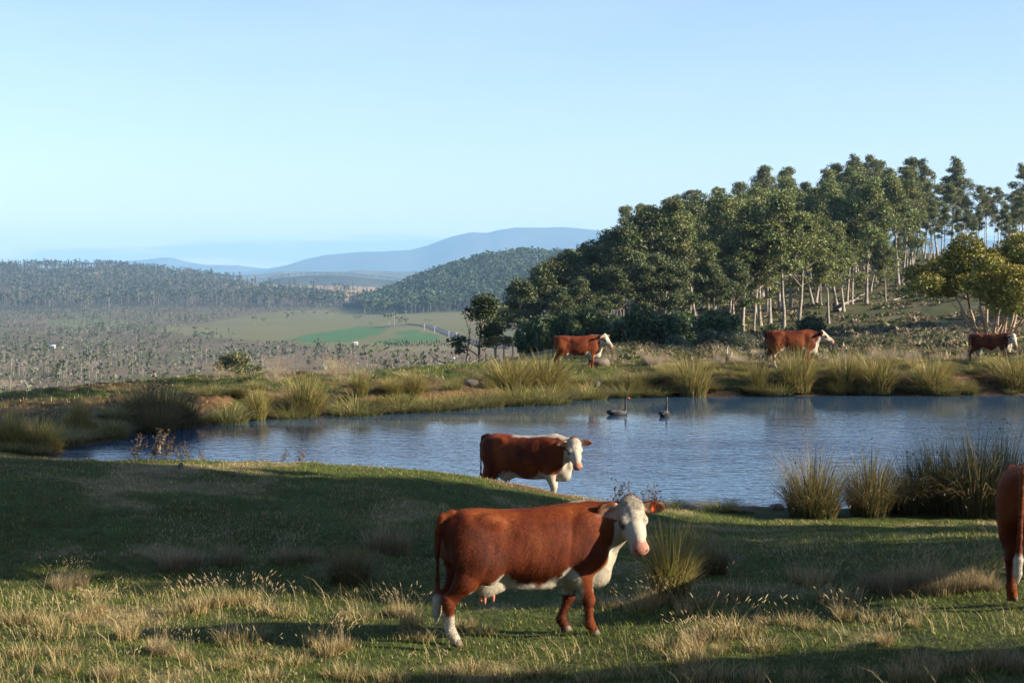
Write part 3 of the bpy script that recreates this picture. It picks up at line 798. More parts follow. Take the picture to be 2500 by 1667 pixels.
    for k_ in range(4): np.add.at(vn, Fc[:, k_], fn)
    vn /= np.maximum(np.linalg.norm(vn, axis=1), 1e-12)[:, None]
    px_, py_, pz_ = P.T
    body_m = smooth(0.75, 0.6, px_) * smooth(0.45, 0.6, pz_)
    rel = 0.030 * (fbm(px_ * 3.6 + seed, pz_ * 2.6 + py_ * 2, 240 + seed, 3) - 0.5) * body_m
    rel += 0.0010 * np.sin((px_ - 0.25 * pz_) * 62) * smooth(-0.32, -0.15, px_) * smooth(0.38, 0.22, px_) * smooth(0.62, 0.75, pz_) * smooth(1.2, 1.05, pz_)
    rel -= 0.022 * np.exp(-((px_ + 0.33) / 0.09) ** 2 - ((pz_ - 1.08) / 0.11) ** 2)          # hollow of the flank
    rel -= 0.006 * np.exp(-((px_ - 0.33 - 0.10 * (pz_ - 0.9)) / 0.035) ** 2) * smooth(0.6, 0.75, pz_) * smooth(1.28, 1.1, pz_)   # behind the shoulder
    rel -= 0.012 * np.exp(-((px_ + 0.50 - 0.35 * (pz_ - 0.9)) / 0.04) ** 2) * smooth(0.62, 0.75, pz_) * smooth(1.15, 1.0, pz_)
    qh = (P - H0) @ Rh / HS
    curl = smooth(0.16, 0.06, np.linalg.norm((qh - np.array((0.05, 0, 0.02))) * np.array((0.8, 1, 1)), axis=1))
    rel += curl * 0.020 * (fbm(qh[:, 0] * 26 + 3, qh[:, 1] * 26 + qh[:, 2] * 15, 250 + seed, 3) - 0.45)
    P = P + vn * rel[:, None]
    # ---- coat pattern
    x, y, z = P.T
    q = (P - H0) @ Rh / HS            # head coordinates
    n1 = fbm(x * 5 + seed, z * 5 + y * 3, 200 + seed, 3); n2 = fbm(x * 14 + seed, z * 14 + y * 9, 210 + seed, 3)
    jag = (n1 - 0.5) * 0.16 + (n2 - 0.5) * 0.09
    rv_ = fbm(x * 4.2 + 9 + z, z * 2.6 + y * 2, 220 + seed, 4)
    red_ = red * np.clip(-0.05 + 2.0 * rv_, 0.25, 2)[:, None] * np.stack([1 + 0 * rv_, 0.92 + 0.35 * smooth(.45, .75, rv_), 0.9 + 0.5 * smooth(.45, .75, rv_)], 1)
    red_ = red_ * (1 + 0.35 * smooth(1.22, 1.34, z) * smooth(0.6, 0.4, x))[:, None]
    wm = np.zeros(len(P))
    # belly line, higher at flank, running up behind the elbow
    line = np.interp(x, [-0.75, -0.55, -0.42, -0.30, -0.18, 0.05, 0.22, 0.33, 0.42, 0.50, 0.7], [0.50, 0.60, belly + .09, belly + 0.12, belly + .04, belly - 0.05, belly + .03, belly + 0.16, belly + 0.10, 0.5, 0.5])
    trunk = (np.abs(y) < 0.345 * fat) & (z > 0.40) & (x > -0.72) & (x < 0.50)
    wm = np.maximum(wm, np.where(trunk, smooth(0.025, -0.025, z - line - jag), 0))
    # udder, inner thigh
    wm = np.maximum(wm, np.where(udder & (z < 0.66) & (z > .36) & (x > -0.68) & (x < -0.2) & (np.abs(y) < 0.13), 1, 0))
    # brisket, dewlap and throat
    thr = H0 * 0.9
    dl = smooth(0.03, -0.03, z - np.interp(x, [0.50, 0.62, 0.72, 0.82, 0.95, 1.10], [0.55, 0.62, 0.78, 0.95, 1.04, 1.10]) - jag)
    wm = np.maximum(wm, np.where((x > 0.55) & (np.abs(y) < 0.24) & (z > 0.46), dl * smooth(0.22, 0.15, np.abs(y) - 0.5 * np.maximum(0, x - .75)), 0))
    # crest of the neck and withers
    cr = smooth(0.018, -0.01, np.abs(y) - crest_w - 0.5 * jag) * smooth(1.315 - crest_w * .45, 1.335 - crest_w * .45, z) * smooth(crest[0] - .04, crest[0] + .04, x + jag) * smooth(crest[1] + .05, crest[1], x)
    wm = np.maximum(wm, cr)
    # face: white in front of the ears, all the way round the jaw
    face = smooth(-0.035, 0.01, q[:, 0] + 0.45 * jag - 0.16 * np.clip(-q[:, 2] - .06, 0, 1) * 0 ) * (np.abs(q[:, 1]) < 0.16) * (q[:, 2] > -0.32) * (q[:, 2] < 0.2) * (q[:, 0] < 0.56)
    earm = (np.abs(q[:, 1]) > 0.112) & (q[:, 0] < 0.115) & (q[:, 0] > -0.12) & (q[:, 2] > -0.125) & (q[:, 2] < 0.1)
    face = np.where(earm, 0, face)
    wm = np.maximum(wm, face)
    # legs and tail switch
    legs = z < 0.36
    wm = np.maximum(wm, np.where(legs & (x < -0.2) & (x > -0.965), smooth(sock + 0.02, sock - 0.02, z + jag * .5), 0))
    wm = np.maximum(wm, np.where(legs & (x > 0.2), smooth(fsock + 0.02, fsock - 0.02, z + jag * .5), 0))
    if foreleg_white:
        wm = np.maximum(wm, np.where((x > 0.3) & (z < 0.62) & (z > .0) & (x > 0.46 + .1 * (0.5 - z)), 1, 0))
    tailm = (x < -0.935) & (z < 0.60) & (np.abs(y - tw) < 0.10) & (x < -0.90)
    hmask = tailm & ~((np.abs(np.abs(y) - 0.155) < 0.07) & (z < .5) & (x > -0.95))
    wm = np.where(hmask, smooth(0.54, 0.47, z + jag * .3), wm)
    white = WHITE * (0.86 + 0.22 * n1)[:, None]
    dirt = smooth(0.26, 0.06, z) * (q[:, 0] < -0.2)
    white = white * (1 - 0.45 * dirt)[:, None] + np.array((0.16, 0.11, 0.07)) * (0.45 * dirt)[:, None]
    Cc = red_ * (1 - wm)[:, None] + white * wm[:, None]
    # muzzle skin, inner ear, mouth line, nostril, eyelid
    mz = smooth(0.425, 0.45, q[:, 0] + 0.5 * (q[:, 2] + .12)) * (np.abs(q[:, 1]) < 0.075) * (q[:, 2] < -0.045) * (q[:, 2] > -0.185) * (q[:, 0] < 0.6)
    Cc = Cc * (1 - mz)[:, None] + PINK * mz[:, None]
    for s in (-1, 1):
        dn = np.linalg.norm((q - np.array((0.482, s * 0.050, -0.105))) * np.array((0.6, 0.8, 1.2)), axis=1)
        k = smooth(0.017, 0.009, dn); Cc = Cc * (1 - k)[:, None] + np.array((0.09, 0.035, 0.025)) * k[:, None]
        de = np.linalg.norm((q - np.array((0.178, s * 0.108, -0.072))) * (0.75, 1, 1.2), axis=1)
        k = smooth(0.056, 0.034, de) * 0.85; Cc = Cc * (1 - k)[:, None] + np.array((0.055, 0.026, 0.016)) * k[:, None]
        E2 = rotm(s * math.radians(82), math.radians(4), 0); base = np.array((0.005, s * 0.10, -0.03))
        qe = (q - base) @ E2
        inn = earm & (qe[:, 1] * -s > 0.004) & (qe[:, 0] > 0.02) & (np.abs(qe[:, 2]) < 0.06) & (np.sign(q[:, 1]) == s)
        kk = np.where(inn, 0.75 * smooth(0.26, 0.02, qe[:, 0]), 0)
        Cc = Cc * (1 - kk)[:, None] + np.array((0.50, 0.34, 0.24)) * kk[:, None]
    ml = (np.abs(q[:, 2] + 0.168 + 0.02 * (q[:, 0] - .4)) < 0.007) & (q[:, 0] > 0.30) & (q[:, 0] < 0.6) & (np.abs(q[:, 1]) < .09)
    Cc[ml] *= 0.45
    if blaze_red > 0:
        spk = (fbm(q[:, 0] * 22, q[:, 1] * 22 + q[:, 2] * 15, 230 + seed, 2) > 0.66) & (face > .5) & (q[:, 0] > .15)
        Cc[spk] = Cc[spk] * (1 - blaze_red) + red * 1.6 * blaze_red
    root = empty(name, loc, yaw, scale)
    root.rotation_euler = (0, tilt, yaw)
    tag(root, label, 'cow' if scale > 0.9 else 'calf', group)
    body = mesh_obj('body', P, Fc, M_COAT, root, Cc, True)
    # hooves: cloven, two claws each
    for pairs, sgn in ((fore, 0.025), (hind, 0.02)):
        for i, s in enumerate((-1, 1)):
            bx, lift = pairs[i]; y1 = s * (0.15 if pairs is fore else 0.155)
            hv = []; hf = []
            for cl in (-1, 1):
                b0 = len(hv)
                for zz, gx, gw in ((0.0, 0.058, 0.027), (0.035, 0.052, 0.026), (0.075, 0.036, 0.024)):
                    for t in np.linspace(0, 2 * PI, 9)[:-1]:
                        hv.append((bx + sgn + 0.012 * (1 - zz / .075) + gx * math.cos(t) * (1.15 if math.cos(t) > 0 else .8), y1 + cl * 0.029 + gw * math.sin(t) - cl * 0.004 * max(0, math.cos(t)), zz + lift))
                for r in range(2):
                    for t in range(8):
                        hf.append((b0 + r * 8 + t, b0 + r * 8 + (t + 1) % 8, b0 + r * 8 + 8 + (t + 1) % 8, b0 + r * 8 + 8 + t))
                for t in range(1, 7, 1):
                    hf.append((b0 + 16, b0 + 16 + t, b0 + 16 + t + 1, b0 + 16 + t + 1) if False else (b0, b0 + t + 1, b0 + t, b0))
            tri = [f[:3] if f[0] == f[3] else f for f in hf]
            mesh_obj('hoof', hv, [np.array([f for f in tri if len(f) == 4]), np.array([f for f in tri if len(f) == 3])], M_HOOF, root, smooth_sh=True)
    # eyes
    for s in (-1, 1):
        g = []; gf = []
        for a in range(7):
            th_ = PI * a / 6
            for t in range(10):
                ph = 2 * PI * t / 10
                d = np.array((0.031 * math.sin(th_) * math.cos(ph), 0.022 * math.cos(th_), 0.025 * math.sin(th_) * math.sin(ph)))
                g.append(hp(*(np.array((0.178, s * 0.111, -0.070)) + d)))
        for a in range(6):
            for t in range(10):
                gf.append((a * 10 + t, a * 10 + (t + 1) % 10, a * 10 + 10 + (t + 1) % 10, a * 10 + 10 + t))
        mesh_obj('eye', np.array(g), np.array(gf), M_EYE, root, smooth_sh=True)
    if udder and h < 0.021:
        for tx in (-0.42, -0.51):
            for s in (-1, 1):
                tv = []; tf = []
                for k, (zz, r) in enumerate(((0.49, 0.02), (0.445, 0.017), (0.41, 0.013), (0.40, 0.004))):
                    for t in range(8):
                        tv.append((tx + r * math.cos(t * PI / 4), s * 0.065 + r * math.sin(t * PI / 4), zz - (0.02 if tx < -.5 else 0)))
                for k in range(3):
                    for t in range(8): tf.append((k * 8 + t, k * 8 + 8 + t, k * 8 + 8 + (t + 1) % 8, k * 8 + (t + 1) % 8))
                mesh_obj('teat', tv, np.array(tf), M_TEAT, root, smooth_sh=True)
    if tagged:
        s = 1
        E2 = rotm(s * math.radians(82), math.radians(4), 0); base = np.array((0.005, s * 0.10, -0.03))
        tv = []
        for yy in (-s * 0.010, -s * 0.016):
            for (a, b_) in ((0.10, 0.03), (0.115, 0.036), (0.13, 0.03), (0.135, -0.02), (0.125, -0.035), (0.105, -0.035), (0.095, -0.02)):
                tv.append(hp(*(base + E2 @ np.array((a, yy, b_)))))
        side = np.array([(i, (i + 1) % 7, 7 + (i + 1) % 7, 7 + i) for i in range(7)])
        caps = np.array([(0, i, i + 1) for i in range(1, 6)] + [(7, 7 + i + 1, 7 + i) for i in range(1, 6)])
        mesh_obj('ear_tag', tv, [side, caps], M_TAG, root)
    if hair:
        coat_hair(root, P, Fc, Cc, hair, q, seed)
    return root

def coat_hair(root, P, Fc, Cc, n, q, seed, ln=0.030):
    rng = np.random.default_rng(seed)
    tri = np.vstack([Fc[:, :3], Fc[:, [0, 2, 3]]])
    a, b, c = P[tri[:, 0]], P[tri[:, 1]], P[tri[:, 2]]
    nr = np.cross(b - a, c - a); ar = np.linalg.norm(nr, axis=1); nr /= np.maximum(ar, 1e-9)[:, None]
    vn = np.zeros_like(P)
    for k in range(3): np.add.at(vn, tri[:, k], nr * ar[:, None])
    vn /= np.maximum(np.linalg.norm(vn, axis=1), 1e-9)[:, None]
    w = ar.copy()
    cen = (a + b + c) / 3
    poll = (np.linalg.norm(q[tri[:, 0]] - np.array((0.01, 0, 0.04)), axis=1) < 0.11)
    legsm = cen[:, 2] < 0.12
    w[poll] *= 3.0; w[legsm] *= 0.3
    face = (q[tri[:, 0]][:, 0] > 0.2) & (q[tri[:, 0]][:, 0] < .6) & (np.linalg.norm(q[tri[:, 0]], axis=1) < .6)
    w[face] = 0
    w /= w.sum()
    i = rng.choice(len(tri), n, p=w)
    r1 = np.sqrt(rng.random(n)); r2 = rng.random(n)
    bc = np.stack([1 - r1, r1 * (1 - r2), r1 * r2], 1)
    p = (P[tri[i]] * bc[:, :, None]).sum(1); nn = (vn[tri[i]] * bc[:, :, None]).sum(1)
    cc = Cc[tri[i, 0]]
    flow = np.tile(np.array((-0.75, 0, -0.65)), (n, 1))
    flow += 0.5 * (rng.random((n, 3)) - 0.5)
    pl = poll[i]
    flow[pl] = rng.normal(size=(pl.sum(), 3))
    flow -= (flow * nn).sum(1)[:, None] * nn
    flow /= np.maximum(np.linalg.norm(flow, axis=1), 1e-6)[:, None]
    dr = flow * 0.85 + nn * (0.22 + 0.35 * rng.random(n) ** 2)[:, None]
    dr[pl] = flow[pl] * 0.9 + nn[pl] * 0.45
    L_ = ln * (0.55 + 0.9 * rng.random(n)); L_[pl] *= 1.05
    sd = np.cross(dr, nn); sd /= np.maximum(np.linalg.norm(sd, axis=1), 1e-6)[:, None]
    wd = 0.0022
    p0 = p - nn * 0.004
    v = np.stack([p0 - sd * wd, p0 + sd * wd, p0 + dr * L_[:, None]], 1).reshape(-1, 3)
    f = np.arange(3 * n).reshape(-1, 3)
    sh = (0.5 + 0.9 * rng.random(n))[:, None]
    cv = np.repeat(np.clip(cc * sh, 0, 1), 3, axis=0)
    return mesh_obj('hair', v, f, M_HAIR, root, cv)

def at_px(u, y, D):
    x, yy = uD(u, D)
    return (x, yy, zpx(y, D))
# ------------------------------------------------------------------ the herd
def stand(u, D, dz=0.0):
    x, y = uD(u, D)
    return (x, y, gz(x, y) + dz)
HERD = 'cattle around the pond'
make_cow('cow', 'large red-brown cow with white face and orange ear tag standing in the foreground', HERD, stand(1296, 16.9, 0.02), math.radians(18), scale=0.975, h=0.0138,
         fat=0.90, head_at=(1.00, -0.22, 1.34), head_yaw=-95, head_pitch=-36, fore=((0.60, 0), (0.40, 0)), hind=((-0.86, 0), (-0.80, 0)), hair=80000, tagged=True, seed=3, tail_sway=-0.02)
make_cow('cow', 'red-brown cow wading behind the grassy mound at the near edge of the pond', HERD, (*uD(1290, 32.6), -0.04), math.radians(-22), h=0.018,
         head_at=(0.97, -0.14, 1.26), head_yaw=-54, head_pitch=-44, crest=(-0.30, 1.0), crest_w=0.12, belly=0.55, foreleg_white=True, seed=5, fat=1.1, hair=16000)
make_cow('cow', 'red-brown cow looking over its shoulder in front of the dark trees on the far bank', HERD, stand(1412, 66.2), math.radians(4), h=0.024,
         head_at=(0.98, -0.12, 1.34), head_yaw=-38, head_pitch=-38, fore=((0.52, 0), (0.44, 0)), hind=((-0.72, 0), (-0.84, 0)), crest=(0.5, 0.95), sock=0.12, seed=7, scale=1.02)
make_cow('cow', 'red-brown cow in profile half hidden by rushes on the far bank below the hill', HERD, stand(1936, 66.2), math.radians(2), h=0.024,
         head_at=(1.00, -0.03, 1.26), head_yaw=-8, head_pitch=-26, fore=((0.50, 0), (0.40, 0)), hind=((-0.66, 0), (-0.86, 0)), crest=(2, 3), sock=0.26, seed=9, red=RED * 0.95, blaze_red=.5, scale=1.1)
make_cow('calf', 'shade-darkened red calf with white face on the far bank under the multi-stemmed tree', HERD, stand(2420, 67.5), math.radians(-26), h=0.024,
         head_at=(0.98, -0.16, 1.30), head_yaw=-48, head_pitch=-50, fore=((0.42, 0), (0.50, 0)), hind=((-0.86, 0), (-0.55, 0)), crest=(2, 3), sock=0.10, seed=12, red=RED * 0.62, udder=False, scale=0.88, fat=1.0, tail_sway=-0.1)  # red scaled down: the shade on its flank is put into the coat colour
make_cow('cow', 'red-brown hindquarters of a cow cut off by the right edge of the picture', HERD, stand(2545, 17.3, -0.03), math.radians(62), h=0.0145,
         head_at=(1.02, 0.0, 1.0), head_yaw=0, head_pitch=-60, hind=((-0.84, 0), (-0.72, 0)), seed=15, hair=26000, tail_sway=0.03, sock=0.0, udder=True)
# ------------------------------------------------------------------ plants: generators
def tube(paths, sides=6):
    """paths: list of (points (n,3), radii (n,)) -> verts, quads"""
    V = []; Fq = []; b = 0
    for pts, rad in paths:
        pts = np.asarray(pts, float); rad = np.asarray(rad, float); n = len(pts)
        t = np.gradient(pts, axis=0); t /= np.maximum(np.linalg.norm(t, axis=1), 1e-9)[:, None]
        ref = np.array((1.0, 0.3, 0.1)) if abs(t[0][0]) < 0.8 else np.array((0.1, 1.0, 0.2))
        a = np.cross(t, ref); a /= np.maximum(np.linalg.norm(a, axis=1), 1e-9)[:, None]
        c = np.cross(t, a)
        th = np.arange(sides) / sides * 2 * PI
        ring = pts[:, None, :] + rad[:, None, None] * (np.cos(th)[None, :, None] * a[:, None, :] + np.sin(th)[None, :, None] * c[:, None, :])
        V.append(ring.reshape(-1, 3))
        I, J = np.meshgrid(np.arange(n - 1), np.arange(sides), indexing='ij'); J2 = (J + 1) % sides
        Fq.append((b + np.stack([I * sides + J, I * sides + J2, (I + 1) * sides + J2, (I + 1) * sides + J], -1)).reshape(-1, 4))
        b += n * sides
    return np.vstack(V), np.vstack(Fq)

def bend(p0, d0, length, n, rng, wob=0.15, up=0.0):
    """a crooked branch"""
    p = np.array(p0, float); d = np.array(d0, float); d /= np.linalg.norm(d)
    out = [p.copy()]
    for i in range(n):
        d = d + wob * rng.normal(size=3) + np.array((0, 0, up)); d /= np.linalg.norm(d)
        p = p + d * length / n
        out.append(p.copy())
    return np.array(out)

def leaves(c, size, rng, stretch=1.8, droop=0.0, dirs=None):
    """one diamond leaf spray per centre"""
    n = len(c)
    a = rng.normal(size=(n, 3)); a[:, 2] -= droop
    if dirs is not None: a = a * 0.7 + dirs
    a /= np.linalg.norm(a, axis=1)[:, None]
    b = np.cross(a, rng.normal(size=(n, 3))); b /= np.maximum(np.linalg.norm(b, axis=1), 1e-6)[:, None]
    s = size * (0.6 + 0.8 * rng.random(n))[:, None]
    v = np.stack([c - a * s * stretch * .5, c + b * s * .5, c + a * s * stretch * .5, c - b * s * .5], 1).reshape(-1, 3)
    return v, np.arange(4 * n).reshape(-1, 4)

def clump_pts(n, r, rng, flat=0.6, low=-0.25, shell=0.55):
    d = rng.normal(size=(int(n * 2.2), 3)); d /= np.linalg.norm(d, axis=1)[:, None]
    d = d[d[:, 2] > low][:n]
    rr = (shell + (1 - shell) * rng.random(len(d)) ** 0.6)[:, None]
    p = d * rr * np.array((r, r, r * flat))
    return p, d

M_BARK = material('gum_bark', rough=0.9, spec=0.1, nscale=1.6, namp=0.45)
M_LEAF = material('gum_leaves', rough=0.55, spec=0.25, translucent=0.18)
M_LEAF2 = material('shrub_leaves', rough=0.5, spec=0.3, translucent=0.2)

def gum(seed, H=20.0, cb=0.42, spread=5.0, nl=9, tr=0.36, clump=1.7, per=70, leaf=0.42, flat=0.55, green=(0.062, 0.082, 0.026), bark=(0.22, 0.19, 0.155), lean=0.06, forks=1, sub=4, wob=.16, low=-0.2):
    rng = np.random.default_rng(seed)
    paths = []; tips = []
    for k in range(forks):
        d = np.array((rng.normal() * lean + (0 if forks == 1 else 0.22 * math.cos(2 * PI * k / forks + seed)), rng.normal() * lean + (0 if forks == 1 else 0.22 * math.sin(2 * PI * k / forks + seed)), 1))
        n = 10
        p = bend((0, 0, -0.4), d, H * 0.86, n, rng, 0.045, 0.02)
        r = tr / math.sqrt(forks) * (1 - 0.85 * np.linspace(0, 1, n + 1) ** 0.9); r[0] *= 1.7; r[1] *= 1.12
        paths.append((p, r))
        m = max(3, int(nl / forks))
        for i in range(m):
            f = cb + (1 - cb) * (i + rng.random()) / m
            s = min(f / 0.86 * 0.86, 0.98) * n; i0 = int(min(s, n - 1)); q = p[i0] + (p[i0 + 1] - p[i0]) * (s - i0) if i0 < n else p[-1]
            az = i * 2.4 + rng.random() * 0.9 + k * 1.3
            top = (f - cb) / (1 - cb)
            ln = spread * (1.05 - 0.62 * top) * (0.7 + 0.5 * rng.random())
            el = 0.35 + 0.75 * top + 0.2 * rng.random()
            bd = np.array((math.cos(az) * math.cos(el), math.sin(az) * math.cos(el), math.sin(el)))
            bp = bend(q, bd, ln, 5, rng, wob, 0.07)
            r0 = max(0.05, r[i0] * 0.55)
            paths.append((bp, r0 * (1 - 0.8 * np.linspace(0, 1, 6))))
            for j in range(sub):
                g = 0.45 + 0.55 * (j + rng.random()) / sub; s2 = g * 5; j0 = int(min(s2, 4)); q2 = bp[j0] + (bp[j0 + 1] - bp[j0]) * (s2 - j0)
                sd = (bp[-1] - bp[0]) / ln + 0.75 * rng.normal(size=3); sd[2] = abs(sd[2]) * 0.6 + 0.25
                sp = bend(q2, sd, ln * 0.38 * (0.6 + 0.7 * rng.random()), 3, rng, 0.2, 0.08)
                paths.append((sp, r0 * 0.4 * (1 - 0.75 * np.linspace(0, 1, 4))))
                tips.append(sp[-1])
            tips.append(bp[-1])
        tips.append(p[-1])
    V, Fq = tube(paths, 6)
    bc = np.asarray(bark) * (0.75 + 0.5 * fbm(V[:, 0] * 3 + V[:, 1] * 2, V[:, 2] * 0.7, seed, 3))[:, None]
    lv = []; lc = []
    for tpt in tips:
        rr = clump * (0.6 + 0.75 * rng.random())
        nn = int(per * (rr / clump) ** 1.5)
        pts = np.clip(rng.normal(size=(nn, 3)), -1.9, 1.9) * rr * np.array((.52, .52, .52 * flat))
        pts[:, 2] -= 0.22 * (pts[:, 0] ** 2 + pts[:, 1] ** 2) / rr
        lv.append(pts + tpt + np.array((0, 0, rr * 0.1)))
        t = 0.72 + 0.5 * rng.random()
        base = np.asarray(green) * t * np.array((1 + 0.25 * (rng.random() - .3), 1, 1))
        lc.append(base[None, :] * (0.75 + 0.5 * rng.random(len(pts)))[:, None])
    C = np.vstack(lv); LC = np.vstack(lc)
    v, f = leaves(C, leaf, rng, 1.7, 0.3)
    return (V, Fq, bc), (v, f, np.repeat(LC, 4, axis=0))

def tree_thing(name, parts, label, cat='tree', group=None, leafm=None):
    root = empty(name)
    (V, Fq, bc), (v, f, c) = parts
    mesh_obj('trunk', V, Fq, M_BARK, root, bc, True)
    if v is not None: mesh_obj('crown', v, f, leafm or M_LEAF, root, c)
    tag(root, label, cat, group)
    return root

_used = {}
def plant(proto, x, y, s=1.0, rz=None, label=None, group=None, dz=0.0, sz=None, tilt=0.0):
    """the first use moves the prototype itself, later uses copy it with its parts"""
    o = proto if proto.name not in _used else copy_tree(proto)
    _used[proto.name] = 1
    o.location = (x, y, gz(x, y) + dz)
    o.rotation_euler = (tilt * random.uniform(-1, 1), tilt * random.uniform(-1, 1), random.uniform(0, 6.28) if rz is None else rz)
    o.scale = (s, s, s if sz is None else sz)
    if label: o['label'] = label
    if group: o['group'] = group
    elif 'group' in o and label: del o['group']
    return o
# ------------------------------------------------------------------ the wood on the hill
G_WOOD = 'gum trees of the wood on the hill'
L_IN = 'tall gum tree with pale trunk inside the hill wood'
dome = [tree_thing('gum_tree', gum(300 + i, H=18.5, cb=0.36, spread=4.6, nl=18, tr=0.28, clump=1.0, flat=0.5, per=105, leaf=0.19, bark=(0.24, 0.21, 0.175), green=(0.130, 0.155, 0.047), sub=6), L_IN, group=G_WOOD) for i in range(4)]
tall = [tree_thing('gum_tree', gum(320 + i, H=24, cb=0.46, spread=4.4, nl=16, tr=0.28, clump=0.9, per=85, leaf=0.19, flat=0.5, bark=(0.25, 0.22, 0.18), green=(0.125, 0.148, 0.048), sub=6), L_IN, group=G_WOOD) for i in range(4)]
thin = [tree_thing('gum_tree', gum(340 + i, H=24, cb=0.5, spread=4.6, nl=12, tr=0.26, clump=0.9, per=120, leaf=0.18, flat=0.55, green=(0.120, 0.135, 0.050), bark=(0.30, 0.26, 0.22), sub=4, wob=.2), L_IN, group=G_WOOD) for i in range(3)]
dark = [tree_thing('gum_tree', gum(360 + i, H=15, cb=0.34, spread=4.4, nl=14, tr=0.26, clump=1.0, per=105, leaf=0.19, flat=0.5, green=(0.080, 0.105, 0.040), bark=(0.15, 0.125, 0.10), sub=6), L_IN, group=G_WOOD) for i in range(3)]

def skyline(u):
    return np.interp(u, [1240, 1290, 1340, 1390, 1450, 1520, 1560, 1620, 1690, 1740, 1800, 1860, 1920, 1990, 2040, 2090, 2140, 2190, 2250, 2320, 2370, 2410, 2460, 2500, 2600],
                     [690, 645, 640, 610, 590, 555, 490, 485, 455, 460, 425, 395, 400, 405, 380, 358, 375, 370, 395, 380, 450, 450, 455, 400, 400])
Hproto = {}
for o in dome: Hproto[o.name] = 18.5
for o in tall + thin: Hproto[o.name] = 24.0
for o in dark: Hproto[o.name] = 15.0
rw = random.Random(5)
placed = []
def put_tree(protos, u, D, top=None, label=None, smax=1.35, smin=0.5):
    pr = rw.choice(protos); x, y = uD(u, D); g = gz(x, y)
    # crown tops end about 3 % above the nominal height
    h = (zpx(top, D) - g) / 1.0 if top else Hproto[pr.name.split('#')[0]] * rw.uniform(0.85, 1.1)
    s = h / (Hproto[pr.name] * 0.955)
    s = max(smin, min(smax, s)); w = s * rw.uniform(0.92, 1.1)
    w = min(w, 1.15)
    o = plant(pr, x, y, w, rz=rw.uniform(0, 6.28), label=label, group=None if label else G_WOOD, sz=s)
    if not label:
        z_ = ('thin open-crowned gum tree on the skyline' if u > 2225 else 'tall gum tree topping the skyline') if D > 374 else (
            'dark gum tree in the shaded left end of the wood' if u < 1560 else ('pale-trunked gum tree in the sunlit front of the wood' if D < 300 else 'gum tree deep in the middle of the wood'))
        place = 'behind the far cow' if u < 1480 else ('left of the grey-green shrubs' if u < 1690 else ('above the grey-green shrubs' if u < 1850 else ('above the profile cow' if u < 2030 else ('atop the open slope' if u < 2225 else ('left of the bleached dead tree' if u < 2350 else 'above the rounded tree')))))
        z_ = z_ + ', ' + place
        o['label'] = z_; o['group'] = z_.replace('tree', 'trees')
    placed.append((u, D))
    return o
# skyline trees along the crest of the hill
for u in list(np.arange(1560, 2260, 26)):
    uu = u + rw.uniform(-9, 9); put_tree(tall if rw.random() < .75 else thin, uu, rw.uniform(395, 455), skyline(uu) + rw.choice((0, 0, 12, 30)))
for u, t in ((2255, 402), (2290, 385), (2322, 378), (2350, 425), (2385, 448), (2412, 452), (2440, 452), (2472, 470), (2498, 395), (2530, 400)):
    put_tree(thin, u, rw.uniform(400, 450), t)
for u in np.arange(2200, 2520, 17):
    put_tree(thin + tall[:2], u + rw.uniform(-6, 6), rw.uniform(350, 440), max(skyline(u) + rw.uniform(10, 110), 395))
for u, t in ((2270, 480), (2305, 500), (2340, 505), (2375, 520), (2230, 470), (2215, 450)):
    put_tree(tall, u, rw.uniform(375, 400), t)
# middle rows
for u in list(np.arange(1500, 2220, 34)):
    for D in (300, 340, 372):
        uu = u + rw.uniform(-15, 15)
        if uu > 2120 and D < 330: continue
        base = HZ + (EYE - gz(*uD(uu, D))) / D * FPX
        topy = skyline(uu) + rw.uniform(25, 95) + (375 - D) * 0.5
        put_tree(dome + tall[:2], uu, D + rw.uniform(-12, 12), topy)
# front row: the trees whose trunks can be told apart
FRONT = [(2023, 255, 560, dome, 'broad gum tree with stout pale trunk and one long low bare limb reaching right'),
         (2163, 292, 580, dome, 'isolated yellow-green gum tree with thick grey trunk on the open slope'),
         (1912, 240, 470, dome, 'tall domed gum tree with white forked stems above the profile cow'),
         (1950, 250, 520, dome, 'domed gum tree standing beside a round green shrub'),
         (1812, 240, 500, dome, 'gum tree with slim pale trunk rising behind the grey-green shrubs'),
         (1793, 243, 560, dome, 'gum tree with brown trunk rising behind the grey-green shrubs'),
         (1706, 226, 470, tall, 'very tall gum tree with straight bare trunk at the shaded foot of the hill'),
         (1644, 232, 505, tall, 'tall gum tree with sunlit lower trunk in the shaded left half of the wood'),
         (1857, 262, 520, dome, None), (1880, 266, 500, dome, None), (2125, 322, 560, dome, None), (2140, 332, 575, dome, None), (2080, 300, 520, dome, None), (2060, 285, 540, dome, None),
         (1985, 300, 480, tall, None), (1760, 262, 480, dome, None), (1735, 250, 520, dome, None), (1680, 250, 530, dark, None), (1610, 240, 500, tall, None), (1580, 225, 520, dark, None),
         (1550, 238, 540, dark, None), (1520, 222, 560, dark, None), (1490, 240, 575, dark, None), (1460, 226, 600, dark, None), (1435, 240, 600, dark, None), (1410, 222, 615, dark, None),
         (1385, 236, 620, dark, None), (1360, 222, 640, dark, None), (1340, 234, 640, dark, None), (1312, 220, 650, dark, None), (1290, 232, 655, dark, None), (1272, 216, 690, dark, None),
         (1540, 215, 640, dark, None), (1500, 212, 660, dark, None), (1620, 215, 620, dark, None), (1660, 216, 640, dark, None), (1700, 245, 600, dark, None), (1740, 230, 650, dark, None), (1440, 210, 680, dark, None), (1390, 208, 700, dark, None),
         (1780, 232, 640, dark, None), (1840, 245, 620, dome, None), (2190, 340, 590, dome, None), (2215, 352, 600, dome, None), (2100, 345, 540, dome, None)]
for u, D, t, pr, lb in FRONT:
    put_tree(pr, u, D, t, lb)
